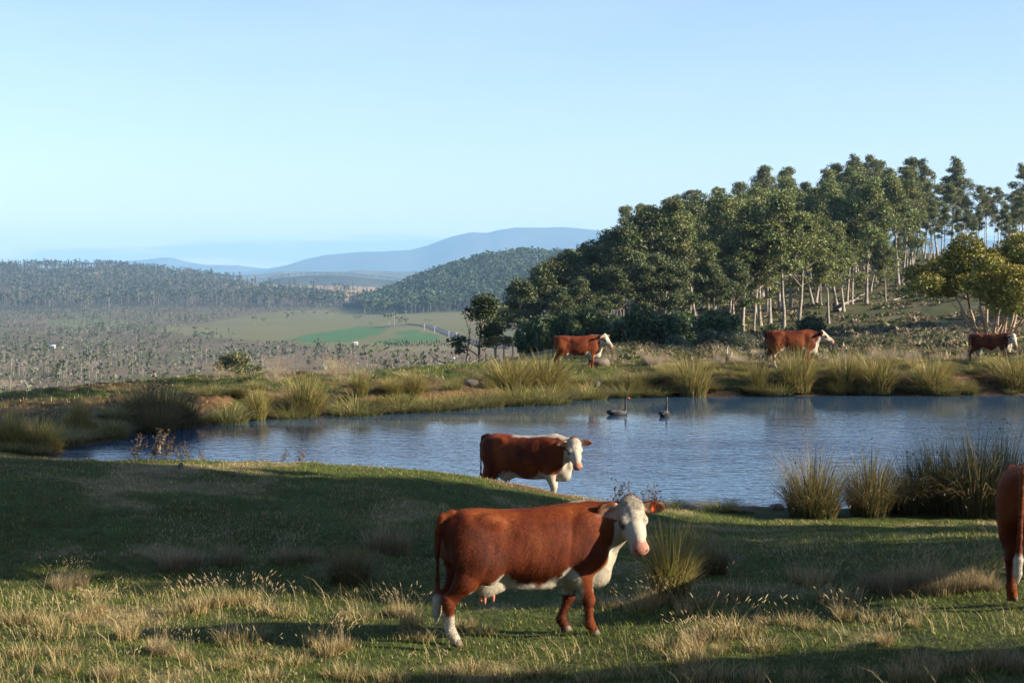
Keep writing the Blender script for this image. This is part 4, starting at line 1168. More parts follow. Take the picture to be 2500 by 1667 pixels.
for u in np.arange(1420, 1800, 30):
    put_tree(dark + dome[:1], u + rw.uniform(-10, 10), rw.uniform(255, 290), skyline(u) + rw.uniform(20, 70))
# wood going on to the right of the picture: it shades the foot of the hill
for i, (x, y, s) in enumerate(((80, 186, 1.15), (88, 194, 1.25), (96, 203, 1.2), (84, 205, 1.2), (92, 212, 1.1), (104, 190, 1.25), (100, 216, 1.3), (76, 196, 1.0), (88, 176, 1.1), (110, 206, 1.3), (82, 216, 1.2), (94, 224, 1.2))):
    o = plant(dome[i % 4], x, y, s, rz=i * 1.7, label='gum tree of the wood beyond the right edge of the picture', group='trees beyond the right edge')
# trees to the right of the view whose shade lies over the foreground, the left bank and the small trees by the slope
def shade_tree(bx, p, pr, s, sz=None):
    """p: offset of the shadow band, measured across the light"""
    y = (p - math.sin(SUN_AZ) * bx) / math.cos(SUN_AZ)
    plant(pr, bx, y, s, rz=bx, sz=sz, label='gum tree of the wood beyond the right edge of the picture', group='trees beyond the right edge')
shade = [tree_thing('gum_tree', gum(380 + i, H=15, cb=0.40, spread=4.2, nl=15, tr=0.30, clump=1.6, per=170, leaf=0.42, flat=0.8, green=(0.085, 0.11, 0.035), sub=4, low=-.6), L_IN, group=G_WOOD) for i in range(2)]
for bx, p, pr, s, sz in ((13.5, 22.6, shade[0], 0.72, None), (17.0, 22.4, shade[1], 0.72, .8), (20.5, 21.6, shade[0], 0.62, .85), (17.5, 26.4, shade[1], 0.45, None), (20.0, 25.6, shade[0], 0.40, .5),
                         (41, 40.2, tall[0], 0.80, 1.35), (46, 43.6, tall[1], 0.78, 1.4), (51, 41.5, tall[2], 0.8, 1.45), (39, 43.4, tall[3], .74, 1.35), (34, 50.5, tall[0], .8, 1.7), (37, 47.5, tall[1], .7, 1.7), (38, 53, tall[2], .8, 1.75), (46, 78.5, tall[0], .8, 1.35), (48, 86, tall[1], .8, 1.35), (47, 94, tall[3], .8, 1.35), (13.6, 32.6, shade[1], .27, None),
                         (8.4, 14.6, shade[0], 0.19, None), (10.5, 14.75, shade[1], 0.17, None), (45, 117, dome[0], 1.3, None), (50, 121, dome[1], 1.3, None), (47, 113, dome[2], 1.2, None), (46, 100, dome[3], 1.25, None), (48, 107, dome[1], 1.25, None), (51, 133, dome[2], 1.3, None), (53, 141, dome[0], 1.3, None), (55, 150, dome[3], 1.3, None), (58, 160, dome[1], 1.3, None), (62, 171, dome[2], 1.3, None), (66, 182, dome[0], 1.3, None)):
    shade_tree(bx, p, pr, s, sz)

# unseen trees added behind and left of the camera to block sky light
for i, (x, y, s) in enumerate(((-26, -10, 1.0), (-19, -16, 1.1), (-12, -12, 1.0), (-5, -18, 1.15), (2, -13, 1.0), (9, -17, 1.1), (14, -9, 1.0), (20, -14, 1.15), (24, -6, 1.1), (30, -11, 1.15), (36, -4, 1.1), (44, -8, 1.2), (-30, -2, 1.0), (-24, 2, 0.9), (30, -1.5, 0.9), (-17, 16, .9), (-19, 22, 1.0), (-16, 9, .9), (-23, 13, 1.0))):
    plant(dome[i % 4], x, y, s, rz=i * 2.1, label='gum tree added out of view around the camera to block sky light', group='unseen trees added to block sky light')
# ------------------------------------------------------------------ single trees
# small dark trees on the slope left of the wood
pads = [tree_thing('slope_tree', gum(400 + i, H=6.4, cb=0.25, spread=2.3, nl=8, tr=0.16, clump=0.66, per=120, leaf=0.13, flat=0.42, green=(0.050, 0.070, 0.026), bark=(0.11, 0.095, 0.08), sub=4, wob=.22, lean=.12), 'x', group=None) for i in range(2)]
def px_tree(proto, u, D, top, h0, label, rz=0.0, wid=None, dz=0.0):
    x, y = uD(u, D); s = (zpx(top, D) - gz(x, y) - dz) / h0
    return plant(proto, x, y, wid or s, rz=rz, label=label, sz=s, dz=dz)
px_tree(pads[0], 1168, 126, 712, 6.6, 'slender dark tree with stacked flat leaf pads on the slope, beside a bare dead tree', 0.4)
px_tree(pads[1], 1208, 124, 765, 6.4, 'spreading dark tree with crooked limbs right of the stacked-pad tree on the slope', 2.2)
# left gum that stands on the far side of the bank
lg = tree_thing('gum_tree', gum(430, H=12, cb=0.55, spread=3.4, nl=9, tr=0.22, clump=0.85, per=130, leaf=0.20, flat=0.5, green=(0.125, 0.14, 0.05), sub=4), 'olive gum tree standing alone behind the lit bank on the left')
px_tree(lg, 538, 190, 846, 12.2, 'olive gum tree standing alone behind the lit bank on the left', 1.0)

def dead_tree(seed, H, name, label, bark=(0.30, 0.26, 0.22), nl=14):
    rng = np.random.default_rng(seed); paths = []
    p = bend((0, 0, -0.3), (0.03, 0, 1), H, 10, rng, 0.05, 0.02); r = 0.16 * H / 8 * (1 - 0.92 * np.linspace(0, 1, 11)); paths.append((p, r))
    for i in range(nl):
        f = 0.18 + 0.78 * i / nl; k = int(f * 10); az = i * 2.4 + rng.random(); ln = H * 0.30 * (1.1 - f * .6) * (0.6 + 0.6 * rng.random())
        b = bend(p[k], (math.cos(az), math.sin(az), 0.7), ln, 6, rng, 0.22, 0.09); paths.append((b, r[k] * 0.5 * (1 - 0.85 * np.linspace(0, 1, 7))))
        for j in range(4):
            q = b[2 + j]; sd = rng.normal(size=3); sd[2] = abs(sd[2]); t = bend(q, sd, ln * 0.35, 4, rng, 0.25, 0.05); paths.append((t, r[k] * 0.2 * (1 - 0.8 * np.linspace(0, 1, 5)) + 0.004))
            for m in range(2):
                tt = bend(t[2 + m], rng.normal(size=3) + np.array((0, 0, .4)), ln * 0.16, 2, rng, .2); paths.append((tt, np.array((.010, .007, .004)) * H / 8))
    V, Fq = tube(paths, 5)
    bc = np.asarray(bark) * (0.75 + 0.5 * fbm(V[:, 0] * 3, V[:, 2] * 2, seed, 3))[:, None]
    root = empty(name); mesh_obj('trunk', V, Fq, M_BARK, root, bc, True); tag(root, label, 'tree'); return root
dt = dead_tree(440, 8.0, 'dead_tree', 'x', bark=(0.20, 0.165, 0.14))
px_tree(dt, 1138, 128, 715, 8.2, 'bare dead tree with upswept grey branches left of the dark slope trees', 0.3)
dp = dead_tree(441, 14.0, 'dead_tree', 'x', bark=(0.42, 0.38, 0.33), nl=16)
px_tree(dp, 2352, 330, 540, 14.3, 'bleached dead tree with tangled white limbs above the right-hand tree', 0.3)

# multi-stemmed tree behind the calf
def multi_stem(seed):
    rng = np.random.default_rng(seed); paths = []; cl = []
    for k in range(12):
        az = 2 * PI * k / 12 + rng.random() * .5; out = 0.32 + 0.58 * rng.random()
        ln = 4.1 + 1.2 * rng.random()
        p = bend((0.28 * math.cos(az), 0.28 * math.sin(az), -0.2), (math.cos(az) * out, math.sin(az) * out, 1.25), ln, 8, rng, 0.09, 0.04)
        paths.append((p, 0.085 * (1 - 0.8 * np.linspace(0, 1, 9)) + 0.006)); cl.append(p[-1])
        for j in range(6):
            q = p[min(6 + j // 2, 8)]; sd = np.array((math.cos(az), math.sin(az), 0.75)) + 0.8 * rng.normal(size=3); sd[2] = abs(sd[2])
            b = bend(q, sd, 1.3 * (0.6 + .7 * rng.random()), 4, rng, 0.18, 0.06); paths.append((b, 0.03 * (1 - 0.8 * np.linspace(0, 1, 5)) + .004)); cl.append(b[-1])
    for j in range(16):    # dead lower sprays
        az = rng.random() * 2 * PI
        b = bend((0, 0, 0.3 + 0.7 * rng.random()), (math.cos(az), math.sin(az), 0.25 + .3 * rng.random()), 1.8 + 1.6 * rng.random(), 6, rng, 0.16, 0.02); paths.append((b, 0.028 * (1 - 0.85 * np.linspace(0, 1, 7)) + .003))
        for m in range(3):
            t = bend(b[2 + m], rng.normal(size=3) + np.array((0, 0, .3)), 0.7, 3, rng, .25); paths.append((t, 0.010 * (1 - 0.8 * np.linspace(0, 1, 4)) + .002))
    V, Fq = tube(paths, 6)
    bc = np.array((0.34, 0.25, 0.175)) * (0.6 + 0.7 * fbm(V[:, 0] * 4, V[:, 2] * 3, seed, 3))[:, None]
    lv = []; lc = []
    for c in cl:
        r = 0.55 + 0.38 * rng.random(); pts, d = clump_pts(640, r, rng, 0.85, -0.7, 0.5)
        lv.append(pts + c)
        yel = rng.random()
        g = np.array((0.15, 0.18, 0.042)) * (1 - .6 * yel) + np.array((0.26, 0.215, 0.042)) * .6 * yel
        young = smooth(-0.1, 0.9, d[:, 2])[:, None] * .5
        lc.append((g * (1 - young) + np.array((0.26, 0.19, 0.045)) * young) * (0.7 + .6 * rng.random(len(pts)))[:, None])
    v, f = leaves(np.vstack(lv), 0.078, rng, 2.1, 0.7)
    return (V, Fq, bc), (v, f, np.repeat(np.vstack(lc), 4, axis=0))
ms = tree_thing('multi_stemmed_tree', multi_stem(450), 'rounded yellow-green tree with many thin tan stems behind the calf')
x, y = uD(2432, 84); s = (zpx(588, 84) - gz(x, y)) / 6.1
plant(ms, x, y, s * 1.25, rz=0.8, label='rounded yellow-green tree with many thin tan stems behind the calf', sz=s)

# shrubs at the foot of the hill
def shrub(seed, green, leaf=0.09, n=26, r=0.5):
    rng = np.random.default_rng(seed); paths = []; lv = []; lc = []
    for k in range(n):
        az = rng.random() * 2 * PI; el = 0.2 + 1.3 * rng.random()
        d = np.array((math.cos(az) * math.cos(el), math.sin(az) * math.cos(el), math.sin(el)))
        b = bend((0, 0, 0), d, 1.25 * (0.6 + 0.45 * rng.random()), 4, rng, 0.12, 0.05); paths.append((b, 0.03 * (1 - 0.8 * np.linspace(0, 1, 5)) + .004))
        for q in (b[-1], b[-2] + 0.1 * rng.normal(size=3)):
            pts, dd = clump_pts(80, r * (0.6 + .5 * rng.random()), rng, 1.0, -0.8, 0.4)
            lv.append(pts + q + np.array((0, 0, .12))); lc.append(np.asarray(green) * (0.7 + 0.6 * rng.random(len(pts)))[:, None] * (0.8 + .4 * rng.random()))
    V, Fq = tube(paths, 5); bc = np.tile(np.array((0.14, 0.11, 0.085)), (len(V), 1))
    C = np.vstack(lv); C[:, 2] = np.maximum(C[:, 2], 0.02)
    v, f = leaves(C, leaf, rng, 2.0, -0.4)
    return (V, Fq, bc), (v, f, np.repeat(np.vstack(lc), 4, axis=0))
sb = [tree_thing('shrub', shrub(460, (0.085, 0.105, 0.062)), 'x', 'shrub', leafm=M_LEAF2), tree_thing('shrub', shrub(461, (0.058, 0.085, 0.026), 0.11), 'x', 'shrub', leafm=M_LEAF2), tree_thing('shrub', shrub(462, (0.085, 0.105, 0.062)), 'x', 'shrub', leafm=M_LEAF2)]
for k, u, D, top, lb in ((0, 1652, 118, 812, 'grey-green shrub alone against the dark foot of the hill'), (2, 1735, 124, 800, 'leftmost of the row of upright grey-green shrubs beside the profile cow'),
                         (0, 1765, 122, 806, 'middle one of the row of upright grey-green shrubs beside the profile cow'), (2, 1795, 125, 806, 'grey-green shrub of the row that stands closest to the profile cow'),
                         (0, 1823, 126, 809, 'right end of the row of upright grey-green shrubs near the profile cow'),
                         (1, 1886, 200, 789, 'round green shrub at the foot of white forked stems'), (1, 1980, 205, 768, 'larger round green shrub between pale trunks above the profile cow'),
                         (1, 1590, 150, 830, 'dark green shrub in the shade left of the grey-green shrubs'), (1, 1700, 140, 826, 'dark green shrub in shade behind the row of grey-green shrubs')):
    x, y = uD(u, D); g = gz(x, y); s = (zpx(top, D) - g) / 1.75
    plant(sb[k], x, y, min(s, 2.4), rz=u, label=lb, sz=s)
# dark understorey between the shaded trunks
for i in range(46):
    u = rw.uniform(1290, 1780); D = rw.uniform(150, 235); x, y = uD(u, D)
    plant(sb[1], x, y, rw.uniform(1.3, 2.4), rz=u, label='dark bush in the shaded foot of the wood, ' + ('behind the far cow' if u < 1500 else ('right of the far cow' if u < 1640 else 'left of the grey-green shrubs')), group='understorey bushes', sz=rw.uniform(1.2, 2.4))
# ------------------------------------------------------------------ valley: woodland, fields, road, sheds
_DG = np.exp(np.linspace(math.log(330), math.log(4200), 700))
def D_for(u, row, lo=330, hi=4200):
    """distance at which the ground of column u is seen at the given row (the nearest such place)"""
    D = _DG[(_DG >= lo) & (_DG <= hi)]
    x = (u - 1250) / FPX * D
    z = ground_z(x, D); r = HZ + (EYE - z) / D * FPX
    k = np.where(r <= row)[0]
    return float(D[k[0]]) if len(k) else float(D[-1])

def small_tree(seed, kind, nleaf=21):
    """a far gum, 10 m high"""
    rng = np.random.default_rng(seed); C = []; paths = []
    green = np.array((0.085, 0.098, 0.055)); bark = np.array((0.20, 0.175, 0.15))
    if kind == 'column':
        for i in range(nleaf):
            z = 2.0 + 8.0 * rng.random(); r = 1.15 * (1 - 0.55 * abs(z - 5.5) / 5); a = rng.random() * 6.28; q = r * rng.random() ** .5
            C.append((q * math.cos(a), q * math.sin(a), z))
        size = 1.15
    elif kind == 'round':
        for k in range(6):
            a = k * 1.05 + rng.random(); h = 5.5 + 3.2 * rng.random(); rr = 0.6 + 2.0 * rng.random()
            c = np.array((rr * math.cos(a), rr * math.sin(a), h)); pts, _ = clump_pts(nleaf // 5, 1.5, rng, .7, -.3)
            C += list(pts + c); paths.append((np.array([(0, 0, 3.6), c]), np.array((.12, .04))))
        size = 1.15
    elif kind == 'bush':
        green = np.array((0.11, 0.105, 0.075))
        C = list(np.abs(rng.normal(size=(11, 3))) * np.array((1, 1, 2.6)) * np.where(rng.random((11, 3)) < .5, -1, 1) * np.array((3.4, 3.4, 1)) + np.array((0, 0, 3.5)))
        size = 4.2
    elif kind == 'cone':
        green = np.array((0.035, 0.055, 0.032))
        for i in range(nleaf):
            z = 0.8 + 9 * rng.random(); r = 2.0 * (1 - z / 10.5); a = rng.random() * 6.28; C.append((r * math.cos(a), r * math.sin(a), z))
        size = 1.5
    else:
        green = np.array((0.16, 0.135, 0.115))
        for i in range(7):
            a = rng.random() * 6.28; h = 3 + 4 * rng.random(); e = np.array((1.9 * math.cos(a), 1.9 * math.sin(a), h + 2.4)); paths.append((np.array([(0, 0, h), e]), np.array((.10, .03))))
            C += list(e * (0.6 + .4 * rng.random()) + 0.5 * rng.normal(size=(2, 3)))
        size = 0.6
    if kind == 'bush':
        v, f = leaves(np.array(C), size, rng, 1.4, 0.0)
        return (np.zeros((0, 3)), np.zeros((0, 4), int), np.zeros((0, 3))), (v, f, np.repeat(green * (0.6 + 0.8 * rng.random(len(C)))[:, None], 4, axis=0))
    paths.append((np.array([(0, 0, -0.6), (0.1 * rng.normal(), 0.1 * rng.normal(), 4.5), (0.2 * rng.normal(), 0.2 * rng.normal(), 8.6)]), np.array((.26, .18, .07))))
    V, Fq = tube(paths, 3)
    v, f = leaves(np.array(C), size, rng, 1.5, 0.2)
    bc = np.tile(bark, (len(V), 1)); lc = np.repeat(green * (0.65 + 0.7 * rng.random(len(C)))[:, None], 4, axis=0)
    return (V, Fq, bc), (v, f, lc)

KINDS = ['column', 'round', 'dead', 'cone', 'bush']
FARP = {k: [small_tree(500 + 10 * i + j, k) for j in range(3)] for i, k in enumerate(KINDS)}
def join_parts(p):
    (V, Fq, bc), (v, f, c) = p
    return np.vstack([V, v]), np.vstack([Fq, f + len(V)]), np.vstack([bc, c])
FARJ = {k: [join_parts(p) for p in v] for k, v in FARP.items()}
M_FAR = material('far_gum_foliage', rough=0.8, spec=0.1, translucent=0.1)

def scatter_mass(name, items, label=None):
    """items: (x, y, z, scale, kind, tint) -> one mesh that nobody could count"""
    rng = np.random.default_rng(9); V = []; F_ = []; C = []; b = 0
    for (x, y, z, s, kind, tint) in items:
        v, f, c = FARJ[kind][rng.integers(3)]
        a = rng.random() * 6.28; ca, sa = math.cos(a), math.sin(a); w = s * (0.85 + .4 * rng.random())
        V.append(np.stack([(v[:, 0] * ca - v[:, 1] * sa) * w + x, (v[:, 0] * sa + v[:, 1] * ca) * w + y, v[:, 2] * s + z], 1)); F_.append(f + b); C.append(c * tint); b += len(v)
    o = mesh_obj(name, np.vstack(V), np.vstack(F_), M_FAR, None, np.vstack(C)); o['kind'] = 'stuff'
    tag(o, label, 'trees')
    return o

rv = np.random.default_rng(77)
def mass(n, ur, Dr, keep, kinds, hr, tint):
    u = rv.uniform(*ur, n); D = np.sqrt(rv.uniform(Dr[0] ** 2, Dr[1] ** 2, n)); x = (u - 1250) / FPX * D
    z = ground_z(x, D); row = HZ + (EYE - z) / D * FPX
    k = keep(u, D, row, x)
    out = []
    for i in np.where(k)[0]:
        kd = kinds[rv.integers(len(kinds))]; h = rv.uniform(*hr)
        f_ = vnoise(x[i:i + 1] * .02, D[i:i + 1] * .012, 91)[0]
        out.append((x[i], D[i], z[i], h / 10, kd, np.asarray(tint) * (0.55 + 0.7 * rv.random()) * np.array((0.75 + .35 * f_, 0.9 + .25 * f_, 0.95 + .3 * f_))))
    return out
clear_gold = lambda u, D, row, x: ~(in_poly(u, row, [(500, 697), (560, 688), (640, 689), (760, 692), (860, 697), (980, 703), (980, 735), (860, 738), (760, 720), (640, 708), (560, 702)]) & (rv.random(len(u)) > .12)) & ~in_poly(u, row, [(185, 661), (270, 662), (275, 668), (190, 669)])
scatter_mass('forest', mass(5000, (-120, 900), (2420, 3980), lambda u, D, row, x: clear_gold(u, D, row, x) & (row > 640) & (fbm(x * .006, D * .006, 71, 3) > .36), ['column', 'round', 'column', 'round', 'dead'], (10, 22), (0.80, 0.74, 0.74)),
             'grey-green forest covering the long hill at the left of the valley')
scatter_mass('forest', mass(2500, (890, 1500), (2010, 2680), lambda u, D, row, x: row < 764 + 6 * fbm(x * .01, D * .01, 72, 2), ['round', 'column', 'round'], (13, 21), (0.75, 0.85, 0.75)),
             'blue-green forest on the steep hill behind the left of the wood')
scatter_mass('forest', mass(500, (2300, 2700), (1280, 1850), lambda u, D, row, x: row < 680, ['round', 'column'], (12, 18), (0.6, 0.7, 0.7)), 'dark blue forested slope seen between thin trunks at the right')
scatter_mass('forest', mass(60, (560, 1050), (5150, 5650), lambda u, D, row, x: row > 0, ['round', 'column'], (0.1, 0.2), (0.9, 1.0, 0.9)) +
             [(x_, y_, z_, 1.5, 'round', np.array((.8, .9, .8))) for x_, y_, z_ in [((u - 1250) / FPX * 5600, 5600 + dd, zpx(r, 5600) - 4) for u, r, dd in [(uu, np.interp(uu, [560, 640, 690, 760, 830, 900, 960, 1050], [700, 688, 677, 671, 673, 678, 684, 700]), rv.uniform(-60, 0)) for uu in np.arange(640, 980, 4)]]],
             'wooded crest of the low ridge behind the golden field')
fields = [(340, 806), (460, 795), (560, 778), (640, 765), (830, 752), (900, 757), (1000, 752), (1250, 765), (1400, 775), (1400, 880), (1150, 880), (1000, 875), (900, 868), (780, 850), (640, 835), (500, 822)]
def scrub_keep(u, D, row, x):
    dens = fbm(x * .012, D * .007, 81, 3)
    return ~in_poly(u, row, fields) & (dens > 0.47) & (row < 975) & (row > 742) & ~in_poly(u, row, [(-80, 958), (90, 956), (125, 968), (90, 988), (-80, 988)])
scrub_items = mass(8200, (-60, 1330), (460, 2350), scrub_keep, ['column', 'column', 'round', 'dead', 'dead'], (3.0, 7.5), (0.95, 0.95, 0.88))
bush_items = mass(6500, (-60, 1330), (470, 2350), lambda u, D, row, x: ~in_poly(u, row, fields) & (row < 975) & (row > 745) & (fbm(x * .02, D * .012, 83, 3) > .48), ['bush'], (1.0, 2.6), (1.35, 1.25, 1.15))
scrub_items.sort(key=lambda t: t[1] / t[3])
near_items = scrub_items[:190]
scatter_mass('woodland', scrub_items[190:] + bush_items, 'mottled grey-green regrowth woodland across the floor of the valley')
# the nearest trees of the valley floor one by one
G_VAL = 'single trees on the valley floor'
protos = {}
for k in KINDS:
    protos[k] = []
    for j in range(3):
        v, f, c = FARJ[k][j]
        o = mesh_obj('valley_tree', v, f, M_FAR, None, c); protos[k].append(o)
        tag(o, 'x', 'tree', G_VAL); COL.objects.unlink(o)
LBL = {'column': 'narrow grey-green regrowth tree in the valley scrub', 'round': 'rounded grey-green gum tree in the valley scrub', 'dead': 'bare grey dead tree in the valley scrub', 'cone': 'dark conifer of the windbreak row beside the green fields'}
def valley_tree(kind, x, y, s, label=None, group=G_VAL):
    o = protos[kind][int(rv.integers(3))].copy(); COL.objects.link(o)
    o.location = (x, y, gz(x, y)); o.scale = (s, s, s); o.rotation_euler = (0, 0, rv.random() * 6.28)
    o['label'] = label or LBL[kind]
    if label: del o['group']
    else: o['group'] = group
    return o
for (x, y, z, s, kind, tint) in near_items:
    valley_tree(kind, x, y, s)
for i, u in enumerate(np.concatenate([np.arange(938, 1000, 4.5), np.arange(1000, 1100, 6.0)])):
    D = D_for(u, 846 + rv.uniform(-1, 1)); valley_tree('cone', (u - 1250) / FPX * D, D, (12 + 7 * rv.random()) / FPX * D / 10, group='conifers of the windbreak')
for u, row, px in ((950, 795, 34), (962, 797, 40), (975, 800, 30), (990, 800, 28), (700, 790, 26), (622, 797, 28), (645, 798, 26), (715, 785, 24), (740, 780, 22), (770, 778, 20), (800, 779, 18), (812, 776, 18), (475, 818, 26), (505, 822, 22), (905, 803, 16), (1040, 793, 14), (1052, 794, 14), (880, 790, 20), (868, 788, 20), (930, 875, 26), (945, 876, 30), (960, 876, 24), (990, 874, 20), (1065, 877, 32), (1085, 876, 22)):
    D = D_for(u, row); valley_tree('round', (u - 1250) / FPX * D, D, px / FPX * D / 10 * 1.05)
# road curving along the fields
def road():
    pts = [(925, 800), (955, 796), (1000, 792), (1030, 794), (1060, 801), (1090, 812), (1120, 824), (1150, 834), (1180, 842), (1230, 852)]
    P = np.array([((u - 1250) / FPX * D, D) for u, D in [(u, D_for(u, r, 800)) for u, r in pts]])
    t = np.linspace(0, len(P) - 1, 90); P = np.stack([np.interp(t, np.arange(len(P)), P[:, i]) for i in (0, 1)], 1)
    d = np.gradient(P, axis=0); d /= np.linalg.norm(d, axis=1)[:, None]; n = np.stack([-d[:, 1], d[:, 0]], 1)
    W = 5.5; a = P + n * W; b = P - n * W
    za = np.maximum(ground_z(a[:, 0], a[:, 1]), ground_z(b[:, 0], b[:, 1])) + 0.35
    V = np.vstack([np.column_stack([a, za]), np.column_stack([b, za])]); k = np.arange(89)
    f = np.stack([k, k + 90, k + 91, k + 1], 1)
    o = mesh_obj('road', V, f, material('asphalt', rough=0.9, attr=False, color=(0.055, 0.055, 0.06), nscale=0.5, namp=.2)); o['kind'] = 'structure'
road()
# farm sheds
M_WALLP = material('shed_wall', rough=0.8, attr=False, color=(0.36, 0.34, 0.31), nscale=1, namp=.1)
M_ROOF = material('shed_roof_iron', rough=0.45, attr=False, color=(0.42, 0.43, 0.44), nscale=2, namp=.12)
M_DARK = material('dark_opening', rough=0.4, attr=False, color=(0.03, 0.03, 0.035))
def boxmesh(name, x0, x1, y0, y1, z0, z1, m, parent):
    v = [(x, y, z) for x in (x0, x1) for y in (y0, y1) for z in (z0, z1)]
    return mesh_obj(name, v, np.array([(0, 1, 3, 2), (4, 6, 7, 5), (0, 4, 5, 1), (2, 3, 7, 6), (0, 2, 6, 4), (1, 5, 7, 3)]), m, parent)
def shed(u, row, wpx, label, rz=0.2):
    D = D_for(u, row); x = (u - 1250) / FPX * D; w = wpx / FPX * D / 2; h = w * 0.62
    r = empty('farm_shed', (x, D, gz(x, D) + .2), rz)
    boxmesh('wall', -w, w, -w * .7, w * .7, -1, h, M_WALLP, r)
    v = [(-w * 1.08, -w * .8, h), (w * 1.08, -w * .8, h), (w * 1.08, w * .8, h), (-w * 1.08, w * .8, h), (-w * 1.08, 0, h * 1.55), (w * 1.08, 0, h * 1.55)]
    mesh_obj('roof', v, [np.array([(0, 1, 5, 4), (2, 3, 4, 5)]), np.array([(0, 4, 3), (1, 2, 5)])], M_ROOF, r)
    boxmesh('door', -w * .75, -w * .35, -w * .72 - .05, -w * .7, -.2, h * .8, M_DARK, r)
    for k in (0.05, 0.55): boxmesh('window', w * k, w * (k + .25), -w * .72 - .05, -w * .7, h * .35, h * .75, M_DARK, r)
    tag(r, label, 'shed')
shed(126, 851, 17, 'pale low farm shed among scrub at the left of the valley', 0.1)
shed(866, 842, 14, 'small white farmhouse at the lower edge of the green fields', 0.3)
shed(1105, 878, 10, 'tiny white hut below the windbreak near the dead tree', -0.2)
M_POLE = material('pale_pole', rough=0.7, attr=False, color=(0.6, 0.58, 0.54), nscale=3, namp=.1)
for u, row, lb in ((1036, 806, 'leftmost white power pole along the valley road'), (1061, 813, 'second white power pole along the valley road'), (1096, 826, 'third white power pole along the valley road'), (1114, 830, 'rightmost white power pole along the valley road')):
    D = D_for(u, row); x = (u - 1250) / FPX * D; r = empty('power_pole', (x, D, gz(x, D)))
    V, Fq = tube([(np.array([(0, 0, -.5), (0, 0, 2.5), (0, 0, 5.2)]), np.array((.16, .14, .10)))], 6); mesh_obj('pole', V, Fq, M_POLE, r)
    boxmesh('crossarm', -.8, .8, -.07, .07, 4.6, 4.8, M_POLE, r); tag(r, lb, 'pole', 'power poles along the road')
# wire fence running down the slope by the small dark trees
fr = empty('wire_fence', stand(1150, 104)); x0, y0, z0 = fr.location
M_POST = material('weathered_post', rough=0.9, attr=False, color=(0.20, 0.17, 0.14), nscale=8, namp=.3)
tops = []
for k in range(12):
    x, y = uD(1010 + 22 * k, 98 + 1.6 * k); g = gz(x, y)
    V, Fq = tube([(np.array([(x - x0, y - y0, g - z0 - .2), (x - x0, y - y0, g - z0 + .6), (x - x0, y - y0, g - z0 + 1.15)]), np.array((.05, .05, .045)))], 6); mesh_obj('post', V, Fq, M_POST, fr); tops.append((x - x0, y - y0, g - z0))
for hh in (0.4, 0.7, 1.0):
    V, Fq = tube([(np.array([(a, b, c + hh) for a, b, c in tops]), np.full(12, 0.006))], 4); mesh_obj('wire', V, Fq, M_POLE, fr)
tag(fr, 'thin post and wire fence running down the slope behind the bank', 'fence')
# ------------------------------------------------------------------ rushes, tufts, grass
M_BLADE = material('grass_blade', rough=0.55, spec=0.25, translucent=0.3)
def blades(base, az, length, lean, width, c0, c1, segs=3, droop=0.0, rng=RNG):
    """curved tapering blades; lean = sideways reach of the tip as a share of the length"""
    n = len(base); t = np.linspace(0, 1, segs + 1)
    hx = np.cos(az); hy = np.sin(az)
    tw = az + PI / 2 + rng.normal(size=n) * 0.5
    wx = np.cos(tw); wy = np.sin(tw)
    V = []; C = []
    for k, tt in enumerate(t):
        r = lean * length * tt ** 1.7; zz = length * (tt * np.sqrt(np.maximum(1 - (lean * tt) ** 2 * .55, .1)) - droop * tt ** 2.6)
        p = np.stack([base[:, 0] + hx * r, base[:, 1] + hy * r, base[:, 2] + zz], 1)
        c = c0 * (1 - tt) + c1 * tt
        if k < segs:
            w = width * (1 - 0.75 * tt)
            off = np.stack([wx * w, wy * w, np.zeros(n)], 1)
            V += [p - off, p + off]; C += [c, c]
        else:
            V.append(p); C.append(c)
    m = 2 * segs + 1
    V = np.stack(V, 1).reshape(-1, 3); C = np.stack(C, 1).reshape(-1, 3)
    b = np.arange(n)[:, None] * m
    F4 = np.concatenate([b + np.array([[2 * k, 2 * k + 1, 2 * k + 3, 2 * k + 2]]) for k in range(segs - 1)], 0) if segs > 1 else np.zeros((0, 4), int)
    F3 = b + np.array([[2 * segs - 2, 2 * segs - 1, 2 * segs]])
    return V, F4, F3, C

